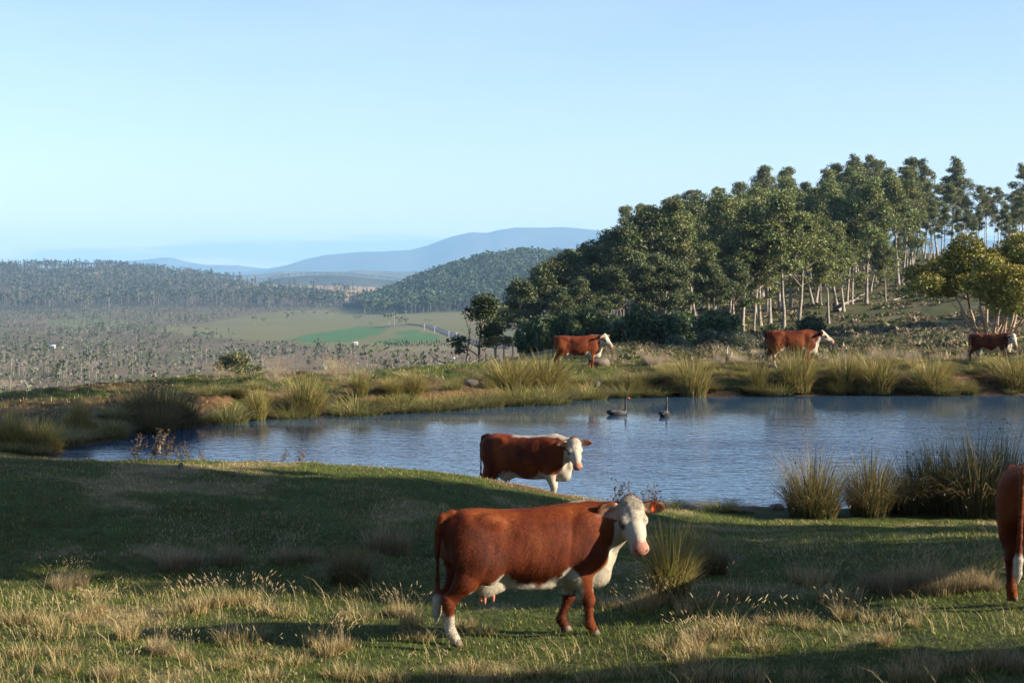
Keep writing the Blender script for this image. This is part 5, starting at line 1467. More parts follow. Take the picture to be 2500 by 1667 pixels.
def rush(seed, n=620, h=1.0, r0=0.16, lean=0.42, green=(0.080, 0.105, 0.030), straw=(0.30, 0.20, 0.085), dead=0.35, w=0.006, seeds=0):
    rng = np.random.default_rng(seed)
    a = rng.random(n) * 2 * PI; rr = r0 * np.sqrt(rng.random(n))
    base = np.stack([rr * np.cos(a), rr * np.sin(a), np.full(n, -0.03)], 1)
    az = a + rng.normal(size=n) * 0.5
    edge = rr / r0
    ln = h * (0.30 + 0.78 * rng.random(n) ** 0.8) * (1.0 - 0.22 * edge)
    le = np.clip(lean * (0.2 + 1.3 * edge) * (0.4 + 1.2 * rng.random(n)), 0, 0.97)
    isd = rng.random(n) < dead
    g = np.asarray(green) * (0.7 + 0.6 * rng.random(n))[:, None]; s = np.asarray(straw) * (0.7 + 0.6 * rng.random(n))[:, None]
    c0 = np.where(isd[:, None], s * 0.75, g * 0.8); c1 = np.where(isd[:, None], s, g * 0.45 + s * 0.55)
    ln[isd] *= 0.85; le[isd] = np.clip(le[isd] * 1.35, 0, 0.98)
    V, F4, F3, C = blades(base, az, ln, le, np.full(n, w) * (0.7 + .6 * rng.random(n)), c0, c1, 3, np.where(le > .6, 0.45 * (le - .5), 0.0), rng)
    dr = np.where(le > .75, 0.25, 0.0)
    if seeds:
        # dark seed heads near the tips
        pick = rng.choice(n, seeds, replace=False); tipi = pick * 7 + 6
        q = V[tipi]; v2, f2 = leaves(np.repeat(q, 2, axis=0) - np.array((0, 0, .02)), 0.013, rng, 3.0)
        F4 = np.vstack([F4, f2 + len(V)]); V = np.vstack([V, v2]); C = np.vstack([C, np.tile((0.10, 0.065, 0.04), (len(v2), 1))])
    return V, F4, F3, C

def tuft_thing(name, parts, cat):
    V, F4, F3, C = parts
    o = mesh_obj(name, V, [F4, F3], M_BLADE, None, C); tag(o, 'x', cat); COL.objects.unlink(o); return o

RUSH = [tuft_thing('rush_tussock', rush(600 + i, 950, 1.0, 0.24, 0.48, green=(0.135, 0.160, 0.036), straw=(0.38, 0.265, 0.095), dead=0.28), 'rushes') for i in range(3)]
RUSHT = [tuft_thing('rush_tussock', rush(610 + i, 800, 1.0, 0.18, 0.42, green=(0.135, 0.160, 0.036), straw=(0.38, 0.265, 0.095), dead=0.24), 'rushes') for i in range(2)]
RUSHG = [tuft_thing('grass_tussock', rush(620 + i, 700, 1.0, 0.40, 0.75, green=(0.125, 0.170, 0.045), straw=(0.42, 0.31, 0.12), dead=0.25), 'grass') for i in range(3)]
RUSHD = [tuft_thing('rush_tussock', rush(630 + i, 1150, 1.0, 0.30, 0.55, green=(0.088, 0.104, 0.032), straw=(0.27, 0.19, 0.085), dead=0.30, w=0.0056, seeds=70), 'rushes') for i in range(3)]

def dry_tuft(seed, n=230, h=0.55, r0=0.22, heads=24, lean=0.7, col0=(0.48, 0.35, 0.16), green=0.18, w=0.0048):
    rng = np.random.default_rng(seed)
    a = rng.random(n) * 2 * PI; rr = r0 * np.sqrt(rng.random(n)); base = np.stack([rr * np.cos(a), rr * np.sin(a), np.full(n, -0.02)], 1)
    ln = h * (0.35 + 0.5 * rng.random(n)); le = np.clip(lean * (0.3 + rng.random(n)), 0, .97)
    s = np.asarray(col0) * (0.6 + 0.7 * rng.random(n))[:, None]
    gi = rng.random(n) < green; s[gi] = np.array((0.085, 0.115, 0.03)) * (0.7 + .6 * rng.random(gi.sum()))[:, None]
    V, F4, F3, C = blades(base, a + rng.normal(size=n) * .8, ln, le, np.full(n, w) * (0.7 + .7 * rng.random(n)), s * .85, s, 3, 0.05, rng)
    if heads:
        m = heads; a = rng.random(m) * 2 * PI; rr = r0 * np.sqrt(rng.random(m)); base = np.stack([rr * np.cos(a), rr * np.sin(a), np.full(m, -0.02)], 1)
        az = np.where(rng.random(m) < .7, PI + rng.normal(size=m) * .6, a)
        ln = h * (0.95 + 0.55 * rng.random(m)); s = np.array((0.42, 0.33, 0.18)) * (0.7 + .5 * rng.random(m))[:, None]
        v, f4, f3, c = blades(base, az, ln, 0.25 + .45 * rng.random(m), np.full(m, 0.0028), s * .8, s, 4, 0.03, rng)
        tips = v[np.arange(m) * 9 + 8]; prev = (v[np.arange(m) * 9 + 6] + v[np.arange(m) * 9 + 7]) / 2; d = tips - prev; d /= np.linalg.norm(d, axis=1)[:, None]
        # spike-shaped seed heads
        hv = []; hf = []; hcv = []
        for i in range(m):
            L_ = 0.05 + .04 * rng.random(); e = np.cross(d[i], (0.3, 0.8, 0.5)); e /= np.linalg.norm(e); g = np.cross(d[i], e); b0 = len(hv)
            for (t, r) in ((-.4, .002), (0, .008), (.6, .007)):
                for k in range(4): hv.append(tips[i] + d[i] * L_ * t + r * (math.cos(k * PI / 2) * e + math.sin(k * PI / 2) * g))
            hv.append(tips[i] + d[i] * L_)
            for r_ in range(2):
                for k in range(4): hf.append((b0 + r_ * 4 + k, b0 + r_ * 4 + (k + 1) % 4, b0 + r_ * 4 + 4 + (k + 1) % 4, b0 + r_ * 4 + 4 + k))
            for k in range(4): hf.append((b0 + 8 + k, b0 + 8 + (k + 1) % 4, b0 + 12, b0 + 12))
            hcv += [s[i] * 1.05] * 13
        o1 = len(V); F4 = np.vstack([F4, f4 + o1]); F3 = np.vstack([F3, f3 + o1]); V = np.vstack([V, v]); C = np.vstack([C, c])
        o2 = len(V); q4 = np.array([f for f in hf if f[2] != f[3]]) + o2; q3 = np.array([f[:3] for f in hf if f[2] == f[3]]) + o2
        F4 = np.vstack([F4, q4]); F3 = np.vstack([F3, q3]); V = np.vstack([V, np.array(hv)]); C = np.vstack([C, np.array(hcv)])
    return V, F4, F3, C
DRY = [tuft_thing('dry_grass_tuft', dry_tuft(650 + i), 'grass') for i in range(3)]
DRYL = [tuft_thing('dry_grass_tuft', dry_tuft(660 + i, 260, 0.42, 0.36, 8, 0.9, green=.38), 'grass') for i in range(2)]
DRYB = [tuft_thing('dry_grass_tuft', dry_tuft(670 + i, 300, 1.0, 0.35, 60, 0.45, col0=(0.40, 0.33, 0.24), green=.05, w=0.004), 'grass') for i in range(2)]
DRYG = [tuft_thing('dry_bush', dry_tuft(680 + i, 330, 0.8, 0.34, 34, 0.75, col0=(0.30, 0.225, 0.125), green=.10, w=0.0058), 'grass') for i in range(2)]

_NG = np.linspace(11.5, 74, 1400)
def D_near(u, row, lo=11.5, hi=74):
    D = _NG[(_NG >= lo) & (_NG <= hi)]; x = (u - 1250) / FPX * D; z = np.maximum(ground_z(x, D), 0.0)
    r = HZ + (EYE - z) / D * FPX; k = np.where(r <= row)[0]
    return float(D[k[0]]) if len(k) else float(D[-1])
rt = random.Random(3)
def tuft(protos, u, row, top, wpx=None, label='x', group=None, lo=11.5, hi=74, h0=1.0, D=None, g_=1.0):
    D = D or D_near(u, row, lo, hi); x, y = uD(u, D); g = max(gz(x, y), -0.05)
    o = rt.choice(protos).copy(); COL.objects.link(o)
    s = (row - top) / FPX * D / h0 * g_; w = s if wpx is None else wpx / FPX * D / (0.95 * h0) * g_
    o.location = (x, y, g); o.scale = (w, w, s); o.rotation_euler = (0, 0, rt.uniform(0, 6.28)); o['label'] = label
    if group: o['group'] = group
    return o
G_R = 'rush tussocks along the far bank'
FAR_R = [(RUSHT, 195, 1064, 962, 62, 'tall shaded rush clump at the water near the left end of the pond'), (RUSHG, 270, 1068, 1008, 70, 'low shaded tussock beside the tall clump at the left end of the pond'),
         (RUSH, 25, 1088, 1000, 90, 'shaded rushes cut by the left edge of the picture'), (RUSH, 95, 1095, 1020, 110, 'broad shaded rushes near the left edge beside the water'), (RUSHG, 150, 1085, 1030, 90, 'dark tussock filling the left end of the pond'),
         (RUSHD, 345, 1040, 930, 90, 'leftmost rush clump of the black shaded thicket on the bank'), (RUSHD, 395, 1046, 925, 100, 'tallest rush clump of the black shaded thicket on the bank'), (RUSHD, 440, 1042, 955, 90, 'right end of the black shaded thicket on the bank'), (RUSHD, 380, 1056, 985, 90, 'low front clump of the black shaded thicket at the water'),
         (RUSHG, 560, 1032, 975, 80, 'short tan-edged tussock right of the dark thicket'), (RUSHT, 630, 1026, 938, 62, 'tall narrow golden rush clump on the lit left bank'),
         (RUSH, 745, 1016, 906, 100, 'largest golden-green rush clump on the lit left bank'), (RUSHG, 712, 1020, 975, 75, 'low tussock at the foot of the largest left-bank rushes'),
         (RUSHG, 870, 1012, 955, 110, 'wide green tussock right of the largest left-bank rushes'), (RUSHT, 880, 965, 906, 60, 'rush clump on top of the bank above the wide green tussock'),
         (RUSHG, 975, 1006, 962, 95, 'green tussock at the water below the two crest rushes'), (RUSH, 1012, 962, 902, 62, 'pale rush clump on the crest left of the big pair'), (RUSHT, 960, 962, 920, 70, 'thin dry rush clump on the bank top left of the big pair'),
         (RUSHG, 1055, 1002, 962, 90, 'green waterside tussock, third left of the big pair'), (RUSHG, 1120, 997, 952, 85, 'green waterside tussock, second left of the big pair'), (RUSHG, 1185, 992, 945, 80, 'green waterside tussock just left of the big pair'),
         (RUSH, 1245, 952, 870, 125, 'left one of the big pair of rush clumps beside the far cow'), (RUSH, 1325, 955, 864, 125, 'right one of the big pair of rush clumps beside the far cow'), (RUSHG, 1265, 988, 925, 100, 'long green grass at the water below the big pair, left side'), (RUSHG, 1340, 986, 930, 90, 'long green grass at the water below the big pair, right side'),
         (RUSHG, 1440, 974, 925, 75, 'yellow-green tussock at the water below the far cow'), (RUSHG, 1530, 968, 928, 70, 'tussock at the water above the first swan'), (RUSHG, 1600, 966, 938, 70, 'low tussock at the water above the second swan'),
         (RUSH, 1690, 966, 862, 92, 'large rush clump standing alone between the two far cows'), (RUSHT, 1852, 958, 872, 62, 'yellow-green rush clump at the tail of the profile cow'), (RUSH, 1945, 955, 845, 90, 'rush clump hiding the forelegs of the profile cow'), (RUSHG, 1890, 962, 922, 90, 'short bright green tussock at the water below the profile cow'),
         (RUSH, 2062, 958, 862, 88, 'rush clump first right of the profile cow'), (RUSH, 2145, 958, 858, 100, 'broad rush clump second right of the profile cow'), (RUSH, 2275, 958, 866, 105, 'rush clump left of the calf at the water'), (RUSH, 2482, 950, 862, 120, 'rush clump hiding the forelegs of the calf')]
for pr, u, row, top, w, lb in FAR_R:
    tuft(pr, u, row, top, w, lb, G_R, lo=40, g_=1.3)
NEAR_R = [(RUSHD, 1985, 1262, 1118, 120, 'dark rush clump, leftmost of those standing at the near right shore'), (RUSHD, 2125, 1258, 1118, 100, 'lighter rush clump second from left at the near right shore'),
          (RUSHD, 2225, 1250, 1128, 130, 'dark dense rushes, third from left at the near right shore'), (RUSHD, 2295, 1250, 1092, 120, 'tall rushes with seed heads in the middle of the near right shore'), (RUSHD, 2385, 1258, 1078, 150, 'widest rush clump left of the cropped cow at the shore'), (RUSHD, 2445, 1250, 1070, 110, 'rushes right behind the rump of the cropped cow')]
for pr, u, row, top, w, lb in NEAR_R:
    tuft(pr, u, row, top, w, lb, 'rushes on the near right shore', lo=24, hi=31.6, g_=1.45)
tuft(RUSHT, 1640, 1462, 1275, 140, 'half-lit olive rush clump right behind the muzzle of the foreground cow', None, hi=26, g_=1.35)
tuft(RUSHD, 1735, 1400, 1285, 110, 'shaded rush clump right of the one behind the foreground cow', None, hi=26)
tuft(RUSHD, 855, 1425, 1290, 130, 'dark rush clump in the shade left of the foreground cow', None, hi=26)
tuft(RUSHG, 1760, 1245, 1205, 110, 'mossy lit hummock at the edge of the near shore', None, hi=31.8)
tuft(RUSHG, 1650, 1235, 1208, 90, 'small lit hummock left of the mossy one at the near shore', None, hi=31.8)
# dry tufts of the foreground
FG = [(DRY, 200, 1520, 1440), (DRY, 235, 1500, 1430), (DRY, 120, 1530, 1455), (DRY, 480, 1495, 1405), (DRY, 520, 1482, 1400), (DRY, 560, 1476, 1402), (DRY, 610, 1476, 1395), (DRY, 650, 1498, 1420), (DRYL, 440, 1500, 1440), (DRYL, 700, 1500, 1440), (DRY, 380, 1590, 1510), (DRYG, 400, 1600, 1520), (DRY, 455, 1615, 1545), (DRY, 800, 1600, 1500), (DRY, 770, 1575, 1490), (DRY, 840, 1590, 1510), (DRYL, 720, 1620, 1560), (DRYL, 560, 1630, 1580),
      (DRY, 1005, 1530, 1430), (DRY, 985, 1505, 1425), (DRYL, 1020, 1560, 1500), (DRYL, 1130, 1530, 1480), (DRYL, 1180, 1545, 1500), (DRYG, 150, 1440, 1365), (DRYG, 190, 1430, 1355), (DRYG, 425, 1390, 1290), (DRYG, 470, 1385, 1300), (DRYG, 560, 1375, 1285), (DRYG, 700, 1372, 1290), (DRYG, 930, 1345, 1230), (DRYG, 965, 1350, 1240), (DRYG, 760, 1370, 1300),
      (DRY, 1950, 1420, 1330), (DRY, 1985, 1432, 1350), (DRY, 2010, 1420, 1335), (DRYG, 2120, 1440, 1350), (DRYG, 2180, 1448, 1345), (DRYG, 2240, 1440, 1330), (DRYG, 2300, 1448, 1335), (DRYG, 2350, 1442, 1330), (DRY, 2280, 1420, 1310), (DRY, 2200, 1430, 1320), (DRY, 2390, 1430, 1330), (DRYG, 2420, 1440, 1370),
      (DRYL, 2050, 1500, 1455), (DRYL, 2140, 1515, 1465), (DRYL, 2230, 1500, 1455), (DRYL, 1880, 1520, 1475), (DRYL, 1990, 1535, 1490), (DRYL, 1560, 1490, 1440), (DRYL, 1500, 1480, 1430), (DRYL, 1690, 1480, 1425), (DRY, 1610, 1475, 1395), (DRYL, 1430, 1470, 1430),
      (DRYL, 2320, 1640, 1570), (DRY, 2200, 1660, 1555), (DRY, 2260, 1665, 1560), (DRYG, 2430, 1620, 1530), (DRYL, 2100, 1655, 1590), (DRYG, 2480, 1640, 1540), (DRYL, 1960, 1660, 1600), (DRY, 1840, 1665, 1570), (DRYL, 1700, 1660, 1600), (DRYL, 1560, 1650, 1590), (DRYL, 1450, 1662, 1600), (DRYL, 1330, 1650, 1585), (DRYL, 1240, 1658, 1590), (DRYL, 1150, 1640, 1580), (DRYL, 1080, 1655, 1595), (DRYL, 960, 1660, 1600), (DRYL, 860, 1655, 1600), (DRYL, 650, 1660, 1600), (DRYL, 300, 1650, 1590), (DRYG, 260, 1660, 1590), (DRYL, 150, 1640, 1580), (DRYL, 60, 1600, 1540), (DRYL, 40, 1520, 1460), (DRY, 310, 1560, 1470), (DRYL, 340, 1530, 1480)]
def fg_label(u, row, pr):
    kind = {id(DRY): 'straw-coloured seeding grass tuft', id(DRYL): 'low flattened dry grass tuft', id(DRYG): 'grey-brown dry tangled grass clump'}[id(pr)]
    if row > 1625: return kind + ' along the bottom edge of the picture'
    if u < 900 and row > 1460: return kind + ' in the lit grass at the lower left'
    if u < 1000 and row <= 1460: return kind + ' in the deep shade left of the foreground cow'
    if u < 1250: return kind + ' by the hind legs of the foreground cow'
    if u < 1800: return kind + ' right of the forelegs of the foreground cow'
    return kind + ' in front of the near right shore'
for pr, u, row, top in FG:
    lb = fg_label(u, row, pr)
    tuft(pr, u, row, top, None, lb, lb, hi=27, h0={id(DRY): .75, id(DRYL): .5, id(DRYG): 1.0}[id(pr)])
for i in range(95):
    row = rt.uniform(1440, 1664); u = rt.uniform(-20, 2520)
    if 1010 < u < 1560 and row < 1600: continue
    if float(fbm(np.array([u * .006]), np.array([row * .012]), 171, 2)[0]) < .52: continue
    pr = rt.choice((DRY, DRYL, DRYL)); lb = fg_label(u, row, pr)
    tuft(pr, u, row, row - rt.uniform(45, 95), None, lb, lb, hi=27, h0={id(DRY): .75, id(DRYL): .5}[id(pr)])
# pale seeding grass on top of the far bank and behind it
for i in range(55):
    u = rt.choice((rt.uniform(470, 700), rt.uniform(780, 900), rt.uniform(1430, 1700), rt.uniform(1990, 2390), rt.uniform(1990, 2390), rt.uniform(1740, 1860)))
    D = rt.uniform(66.5, 74) if u > 1250 else rt.uniform(57, 61) + (u - 450) / 450 * 3.5
    x, y = uD(u, D); row = HZ + (EYE - gz(x, y)) / D * FPX
    lb = 'pale dry grass on the crest of the left bank' if u < 1000 else ('silvery seeding grass on the far bank before the dark trees' if u < 1720 else 'tan dry grass strip at the foot of the open slope')
    tuft(DRYB, u, row, row - rt.uniform(28, 48), rt.uniform(40, 80), lb, lb, D=D, h0=1.35)

# smaller tussocks filling the shore of the far bank
for i in range(120):
    if i < 62: u = rt.uniform(470, 1420)
    elif i < 80: u = rt.uniform(20, 330)
    else: u = rt.uniform(1420, 2500)
    xs_ = np.linspace(40, 70, 260); sdv = pond_sd((u - 1250) / FPX * xs_, xs_); k = np.where((sdv > 0) & (xs_ > 46 if u > 480 else xs_ > 41))[0]
    if not len(k): continue
    D = float(xs_[k[0]]) + rt.choice((0.15, 0.3, 0.3, 0.8, 1.6, 2.6)); x, y = uD(u, D); row = HZ + (EYE - max(gz(x, y), 0)) / D * FPX; hpx = rt.uniform(22, 52)
    zone = 'the shaded left end of the pond' if u < 470 else ('the lit left bank' if u < 900 else ('the water left of the far cow' if u < 1420 else 'the right-hand far shore'))
    tuft(RUSHG if rt.random() < .7 else RUSH, u, row, row - hpx, hpx * rt.uniform(1.1, 1.8), 'low green tussock fringing ' + zone, 'low tussocks fringing ' + zone, D=D)
# dead thistles
def thistle(seed, h=1.0):
    rng = np.random.default_rng(seed); paths = []; hv = []; hf = []; hc = []
    for k in range(4):
        p = bend((0.12 * rng.normal(), .12 * rng.normal(), -0.03), (0.35 * rng.normal(), .35 * rng.normal(), 1), h * (0.7 + .3 * rng.random()), 6, rng, 0.09); paths.append((p, 0.008 * (1 - .6 * np.linspace(0, 1, 7))))
        ends = [p[-1]]
        for j in range(7):
            b = bend(p[1 + j % 5], rng.normal(size=3) * np.array((1, 1, .3)) + np.array((0, 0, .8)), h * 0.28 * (0.6 + .6 * rng.random()), 3, rng, .2); paths.append((b, 0.004 * (1 - .5 * np.linspace(0, 1, 4)))); ends.append(b[-1])
        for e in ends:
            v, f = leaves(e + 0.018 * rng.normal(size=(9, 3)), 0.032, rng, 1.3); hf.append(f + sum(len(q) for q in hv)); hv.append(v); hc.append(np.tile(np.array((0.11, 0.08, 0.055)) * (0.5 + .7 * rng.random()), (len(v), 1)))
        q = p[1:5] + 0.05 * rng.normal(size=(4, 3)); v, f = leaves(np.repeat(q, 3, axis=0) + .04 * rng.normal(size=(12, 3)), 0.05, rng, 2.4, .5); hf.append(f + sum(len(t) for t in hv)); hv.append(v); hc.append(np.tile((0.13, 0.10, 0.07), (len(v), 1)))
    V, Fq = tube(paths, 4); root = empty('dead_thistle')
    mesh_obj('stem', V, Fq, M_BARK, root, np.tile((0.13, 0.10, 0.075), (len(V), 1))); mesh_obj('seed_head', np.vstack(hv), np.vstack(hf), M_BARK, root, np.vstack(hc))['kind'] = 'stuff'; tag(root, 'x', 'thistle'); return root
TH = [thistle(700 + i) for i in range(3)]
for i, (u, row, top, D, lb) in enumerate(((330, 1122, 1052, 28.4, 'brown dead thistle, leftmost on the near mound before the water'), (362, 1122, 1035, 28.5, 'tallest dark dead thistle on the near mound before the water'), (398, 1122, 1050, 28.5, 'dark dead thistle just right of the tallest one'), (438, 1124, 1082, 28.6, 'low rusty dead thistle in the middle of the mound clump'), (468, 1124, 1072, 28.6, 'rusty dead thistle second from the right in the mound clump'), (497, 1125, 1090, 28.7, 'small rusty dead thistle at the right end of the mound clump'),
                                          (690, 1132, 1092, 28.9, 'pale dead thistle alone on the mound, left of the wading cow'), (725, 1132, 1088, 28.9, 'thin pale dead thistle near the wading cow'), (1500, 1222, 1165, 30.2, 'dark dead thistle at the shore right of the wading cow'), (1548, 1226, 1172, 30.3, 'dead thistle above the head of the foreground cow'), (1620, 1232, 1176, 30.6, 'dead thistle beside the lit hummock at the near shore'), (1585, 1230, 1190, 30.5, 'short dead thistle between two taller ones at the near shore'), (352, 945, 898, 50.5, 'dead thistle sticking out above the black shaded thicket'))):
    x, y = uD(u, D); g = gz(x, y); plant(TH[i % 3], x, y, (zpx(top, D) - g) / 1.0, rz=i, label=lb)

# ------------------------------------------------------------------ rocks, stump, log
M_ROCK = material('lichened_rock', rough=0.9, spec=0.15, attr=False, color=(0.12, 0.10, 0.078), nscale=5, namp=.4, bump=.03, bscale=7)
def rock(seed, sx, sy, sz):
    rng = np.random.default_rng(seed); n, m = 9, 14; v = []; f = []
    for i in range(n):
        th = PI * i / (n - 1)
        for j in range(m):
            ph = 2 * PI * j / m; d = np.array((math.sin(th) * math.cos(ph), math.sin(th) * math.sin(ph), math.cos(th)))
            k = 1 + 0.45 * (float(vnoise(np.array([d[0] * 1.6 + seed]), np.array([d[1] * 1.6 + d[2] * 1.3]), seed)[0]) - .5)
            v.append(d * k * np.array((sx, sy, sz)))
    for i in range(n - 1):
        for j in range(m): f.append((i * m + j, (i + 1) * m + j, (i + 1) * m + (j + 1) % m, i * m + (j + 1) % m))
    o = mesh_obj('rock', np.array(v), np.array(f), M_ROCK, None, None, True); return o
for i, (u, row, D, sx, sz, lb) in enumerate(((1462, 902, 67.0, .42, .26, 'low grey boulder beside the forelegs of the far cow'), (441, 1143, None, .055, .075, 'small pale upright stone on the near mound'), (575, 1160, None, .09, .03, 'flat stone lying on the near mound'),
                                       (1898, 1246, 31.4, .17, .10, 'rounded mossy rock at the near water edge left of the rushes'), (2098, 1246, 31.3, .20, .13, 'dark rock at the near water edge between two rush clumps'), (1690, 1240, 31.0, .25, .10, 'mossy rock in front of the lit hummock'), (1455, 940, 63.2, .22, .15, 'slanting rock in the far bank below the cow'), (1148, 950, 59.6, .28, .16, 'brown rock in the far bank left of the big rushes'), (1905, 905, 66.8, .25, .12, 'small rock on the far bank near the profile cow'), (1830, 1250, 31.0, .12, .07, 'small dark stone at the near water edge'))):
    D = D or D_near(u, row, hi=29); x, y = uD(u, D); o = rock(720 + i, sx, sx * .8, sz); o.location = (x, y, gz(x, y) + sz * (-.1 if 1400 < u < 1460 else .12)); o.rotation_euler = (0, 0, i * 1.3); tag(o, lb, 'rock')
def stump():
    x, y = uD(1779, 71); r = empty('split_stump', (x, y, gz(x, y)), 0.0, 0.8)
    V, Fq = tube([(np.array([(-.10, 0, -.1), (-.12, 0, .2), (-.10, 0, .42)]), np.array((.11, .09, .05)))], 7); mesh_obj('charred_wood', V, Fq, material('charred', rough=.95, attr=False, color=(.02, .018, .016)), r)
    V, Fq = tube([(np.array([(.08, -.02, -.1), (.10, -.02, .2), (.16, -.02, .42), (.17, -.02, .52)]), np.array((.10, .07, .04, .01))), (np.array([(-.10, -.02, .38), (-.09, -.02, .52), (-.06, -.02, .75)]), np.array((.06, .05, .01)))], 7); mesh_obj('bleached_wood', V, Fq, material('bleached_wood', rough=.8, attr=False, color=(.33, .31, .28), nscale=6, namp=.2), r)
    tag(r, 'split black and white burnt stump left of the profile cow', 'stump')
stump()
def log(u0, r0, u1, r1, D0, D1, rad, label):
    a = np.array((*uD(u0, D0), 0)); b = np.array((*uD(u1, D1), 0)); n = 9; rng = np.random.default_rng(int(u0))
    P = np.array([a + (b - a) * t for t in np.linspace(0, 1, n)]); P[:, 2] = ground_z(P[:, 0], P[:, 1]) + rad * 1.2 + np.linspace(0, 0.02, n); P[1:-1] += 0.15 * rng.normal(size=(n - 2, 3)) * rad * 3
    c = P[0].copy(); V, Fq = tube([(P - c, rad * np.linspace(1, .35, n))] + [(bend(P[k] - c, (rng.normal(), rng.normal(), 1.0), 2.0, 4, rng, .2), rad * .3 * np.linspace(1, .2, 5)) for k in (5, 7)], 7)
    o = mesh_obj('fallen_log', V, Fq, M_BARK, None, np.tile((.20, .17, .135), (len(V), 1)), True); o.location = c; tag(o, label, 'log')
log(2045, 720, 2115, 690, 285, 322, .28, 'long pale fallen log on the open slope between trunks')
log(1960, 735, 2010, 720, 300, 305, .22, 'shorter fallen log among the trunks left of the pale one')
log(2180, 745, 2250, 735, 300, 312, .18, 'thin fallen branch on the open slope right of the thick grey trunk')

# ------------------------------------------------------------------ black swans
M_FEATHER = material('black_feathers', rough=0.6, spec=0.3, nscale=14, namp=.35, bump=.012, bscale=22)
M_BILL = material('red_bill', rough=0.35, attr=False, color=(0.55, 0.03, 0.02))
def swan(u, row, yaw, label, s=1.0, nod=0.0):
    D = EYE * FPX / (row - HZ); x, y = uD(u, D)
    F = Field((-.62, -.3, -.12), (.62, .3, .85), 0.014)
    F.ell((0, 0, .06), (.36, .185, .15), .02); F.ell((-.24, 0, .10), (.24, .13, .10), .08); F.cone((-.38, 0, .12), (-.52, 0, .15), .06, .02, .05); F.ell((.24, 0, .08), (.16, .13, .13), .07)
    for sg in (-1, 1):
        F.ell((-.10, sg * .12, .14), (.30, .07, .09), .03); F.cone((-.2, sg * .10, .19), (-.44, sg * .05, .20), .045, .02, .03)
    F.chain([(.28, 0, .12, .075), (.34, 0, .24, .052), (.33, 0, .40, .040), (.325, 0, .55, .034), (.345, 0, .65, .033), (.385, 0, .70, .036)], .03)
    F.ell((.40, 0, .70), (.062, .038, .040), .02)
    P, Q = F.mesh(); n = fbm(P[:, 0] * 9, P[:, 2] * 9 + P[:, 1] * 5, 9, 3)
    C = np.array((.020, .019, .019)) * (0.6 + .9 * n)[:, None]
    C[(n > .64) & (P[:, 2] > .12) & (P[:, 0] < .0)] = (.075, .07, .068)
    r = empty('black_swan', (x, y, 0.0), yaw, s); mesh_obj('body', P, Q, M_FEATHER, r, C, True)
    V, Fq = tube([(np.array([(.445, 0, .695), (.485, 0, .68), (.53, 0, .66), (.545, 0, .655)]), np.array((.024, .020, .013, .003)))], 8); mesh_obj('bill', V, Fq, M_BILL, r, smooth_sh=True)
    for sg in (-1, 1):
        V, Fq = tube([(np.array([(.418, sg * .034, .712), (.418, sg * .040, .712)]), np.array((.008, .004)))], 6); mesh_obj('eye', V, Fq, M_EYE, r)
    tag(r, label, 'swan', 'pair of black swans'); return r
swan(1509, 1013, math.radians(18), 'black swan with red bill turned right, left one of the pair', 0.78)
swan(1623, 1016, math.radians(72), 'black swan seen from behind, right one of the pair', 0.80)

# ------------------------------------------------------------------ short grass
def grass_field(name, label, n, Dr, ur, hr, keep_soil, wd, seed, dens_pow=1.0):
    rng = np.random.default_rng(seed)
    D = (rng.uniform(Dr[0] ** dens_pow, Dr[1] ** dens_pow, n)) ** (1 / dens_pow); u = rng.uniform(*ur, n); x = (u - 1250) / FPX * D
    z = ground_z(x, D); sd = pond_sd(x, D)
    g = ground_colour(x, D, z)
    greenish = g[:, 1] > g[:, 0] * 1.02
    dn = fbm(x * 1.3, D * 1.3, 151, 3)
    k = (z > 0.06) & (sd > .25) & (greenish | (rng.random(n) < keep_soil)) & (rng.random(n) < 0.35 + 1.1 * dn)
    x, D, z, dn = x[k], D[k], z[k], dn[k]; greenish = greenish[k]; m = len(x)
    hh = rng.uniform(*hr, m) * (0.55 + 0.9 * fbm(x * 2.1, D * 2.1, 153, 2))
    gcol = np.array((0.120, 0.158, 0.027)) * (0.65 + 0.7 * rng.random(m))[:, None]; lime = rng.random(m) < .3; gcol[lime] *= np.array((1.5, 1.25, 1.0))
    straw = np.array((0.46, 0.36, 0.165)) * (0.6 + .7 * rng.random(m))[:, None]
    isd = rng.random(m) < np.where(greenish, 0.07 + 0.4 * smooth(.53, .72, fbm(x * .8, D * .8, 155, 3)), 0.75)
    c = np.where(isd[:, None], straw, gcol)
    V, F4, F3, C = blades(np.stack([x, D, z - .01], 1), rng.random(m) * 6.28, hh, 0.3 + .6 * rng.random(m), np.full(m, wd) * (0.7 + .6 * rng.random(m)), c * .8, c * 1.05, 2, .1, rng)
    o = mesh_obj(name, V, [F4, F3], M_BLADE, None, C); o['kind'] = 'stuff'; tag(o, label, 'grass'); return o
grass_field('grass', 'short green grass of the foreground pasture and the near mound', 230000, (12.5, 32), (-80, 2580), (0.028, 0.085), 0.7, 0.0036, 801, 1.6)
grass_field('grass', 'short green grass on the far bank', 120000, (43, 74), (-60, 2560), (0.06, 0.18), 0.22, 0.008, 802, 1.6)
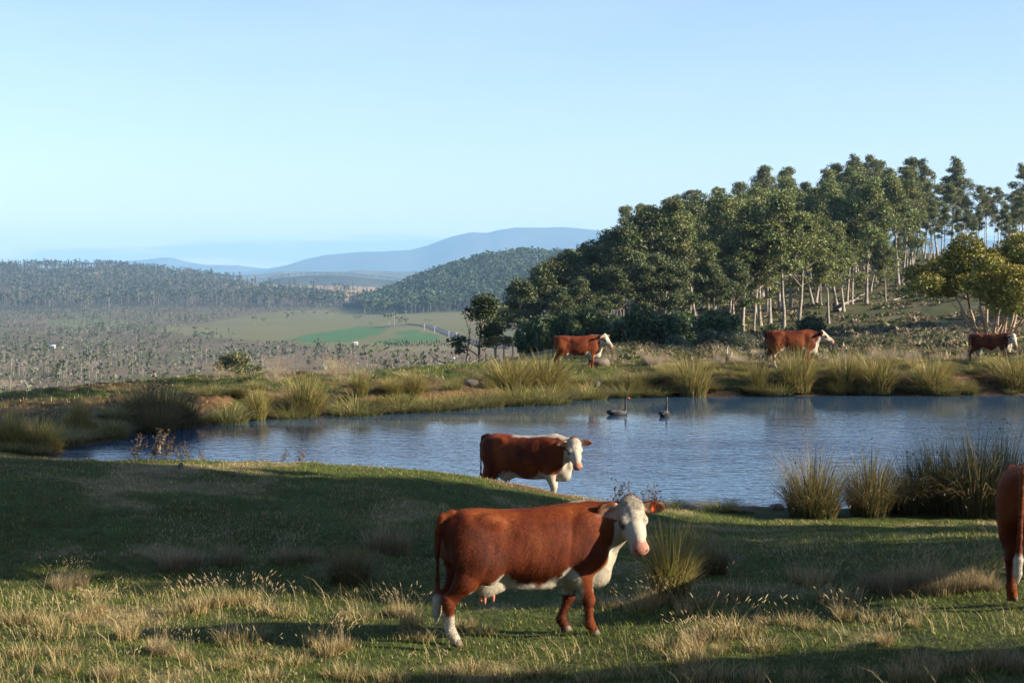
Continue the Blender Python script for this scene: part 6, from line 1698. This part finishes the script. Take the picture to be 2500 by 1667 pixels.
def stalks():
    rng = np.random.default_rng(90); n = 7500
    D = rng.uniform(13 ** 1.5, 27 ** 1.5, n) ** (1 / 1.5); u = rng.uniform(-60, 2560, n); x = (u - 1250) / FPX * D
    k = (fbm(x * .55, D * .55, 173, 3) > 0.50) & ((D < 19.5) | (u > 1650)); x, D = x[k], D[k]; n = len(x); z = ground_z(x, D)
    s = np.array((0.44, 0.335, 0.165)) * (0.6 + .7 * rng.random(n))[:, None]
    V, F4, F3, C = blades(np.stack([x, D, z - .01], 1), PI + rng.normal(size=n) * 1.0, 0.16 + .30 * rng.random(n) ** 1.5, 0.35 + .6 * rng.random(n), np.full(n, .0026), s * .8, s * 1.1, 3, .12, rng)
    o = mesh_obj('dry_stalks', V, [F4, F3], M_BLADE, None, C); o['kind'] = 'stuff'; tag(o, 'scattered straw-coloured stalks standing in the foreground pasture', 'grass')
stalks()
# rough herbage of the open slope
def slope_scrub():
    rng = np.random.default_rng(88); V = []; F_ = []; C = []; b = 0
    n = 5200; D = np.sqrt(rng.uniform(72 ** 2, 400 ** 2, n)); D[:700] = rng.uniform(71, 110, 700); u = rng.uniform(1400, 2620, n); x = (u - 1250) / FPX * D
    k = fbm(x * .09, D * .09, 161, 3) > .40; x, D = x[k], D[k]; z = ground_z(x, D); n = len(x)
    for i in range(n):
        s = (0.25 + 0.45 * rng.random()) * (0.7 + D[i] / 500); m = 26 if D[i] > 160 else 56; lf = .42 if D[i] > 160 else .20
        d = rng.normal(size=(m, 3)); d /= np.linalg.norm(d, axis=1)[:, None]; d[:, 2] = np.abs(d[:, 2])
        v, f = leaves(d * s * np.array((1.3, 1.3, .75)) * (0.4 + .6 * rng.random((m, 1))) + np.array((x[i], D[i], z[i])), s * lf, rng, 1.8 if D[i] > 160 else 3.0, dirs=d)
        base = np.array(((0.10, 0.11, 0.040), (0.15, 0.125, 0.075), (0.18, 0.14, 0.085), (0.065, 0.080, 0.030))[rng.integers(4)]) * (0.7 + .6 * rng.random())
        V.append(v); F_.append(f + b); C.append(np.repeat(base * (0.7 + .6 * rng.random(m))[:, None], 4, axis=0)); b += len(v)
    o = mesh_obj('herbage', np.vstack(V), np.vstack(F_), M_BLADE, None, np.vstack(C)); o['kind'] = 'stuff'; tag(o, 'rough tussocky herbage covering the open slope under the wood', 'herbage')
slope_scrub()
for grp in (RUSH, RUSHT, RUSHG, RUSHD, DRY, DRYL, DRYB, DRYG):
    for o in grp: bpy.data.objects.remove(o)
for k in protos.values():
    for o in k: bpy.data.objects.remove(o)
for t in TH + pads:
    if t.name not in _used:
        for ch in list(t.children): bpy.data.objects.remove(ch)
        bpy.data.objects.remove(t)
# ------------------------------------------------------------------ haze
def build_haze():
    m = bpy.data.materials.new('haze_air'); m.use_nodes = True
    nt = m.node_tree
    for n in list(nt.nodes):
        if n.type != 'OUTPUT_MATERIAL': nt.nodes.remove(n)
    pv = nt.nodes.new('ShaderNodeVolumePrincipled')
    pv.inputs['Color'].default_value = (0.36, 0.66, 1.0, 1)
    pv.inputs['Density'].default_value = HAZE_DENSITY
    pv.inputs['Anisotropy'].default_value = 0.0
    nt.links.new(pv.outputs[0], nt.nodes['Material Output'].inputs['Volume'])
    x0, x1, y0, y1, z0, z1 = -19000, 19000, -13500, 20500, -200, 540
    v = [(x, y, z) for x in (x0, x1) for y in (y0, y1) for z in (z0, z1)]
    f = [(0, 1, 3, 2), (4, 6, 7, 5), (0, 4, 5, 1), (2, 3, 7, 6), (0, 2, 6, 4), (1, 5, 7, 3)]
    o = mesh_obj('haze', v, np.array(f), m)
    o['kind'] = 'stuff'
HAZE_DENSITY = 7e-5
build_haze()
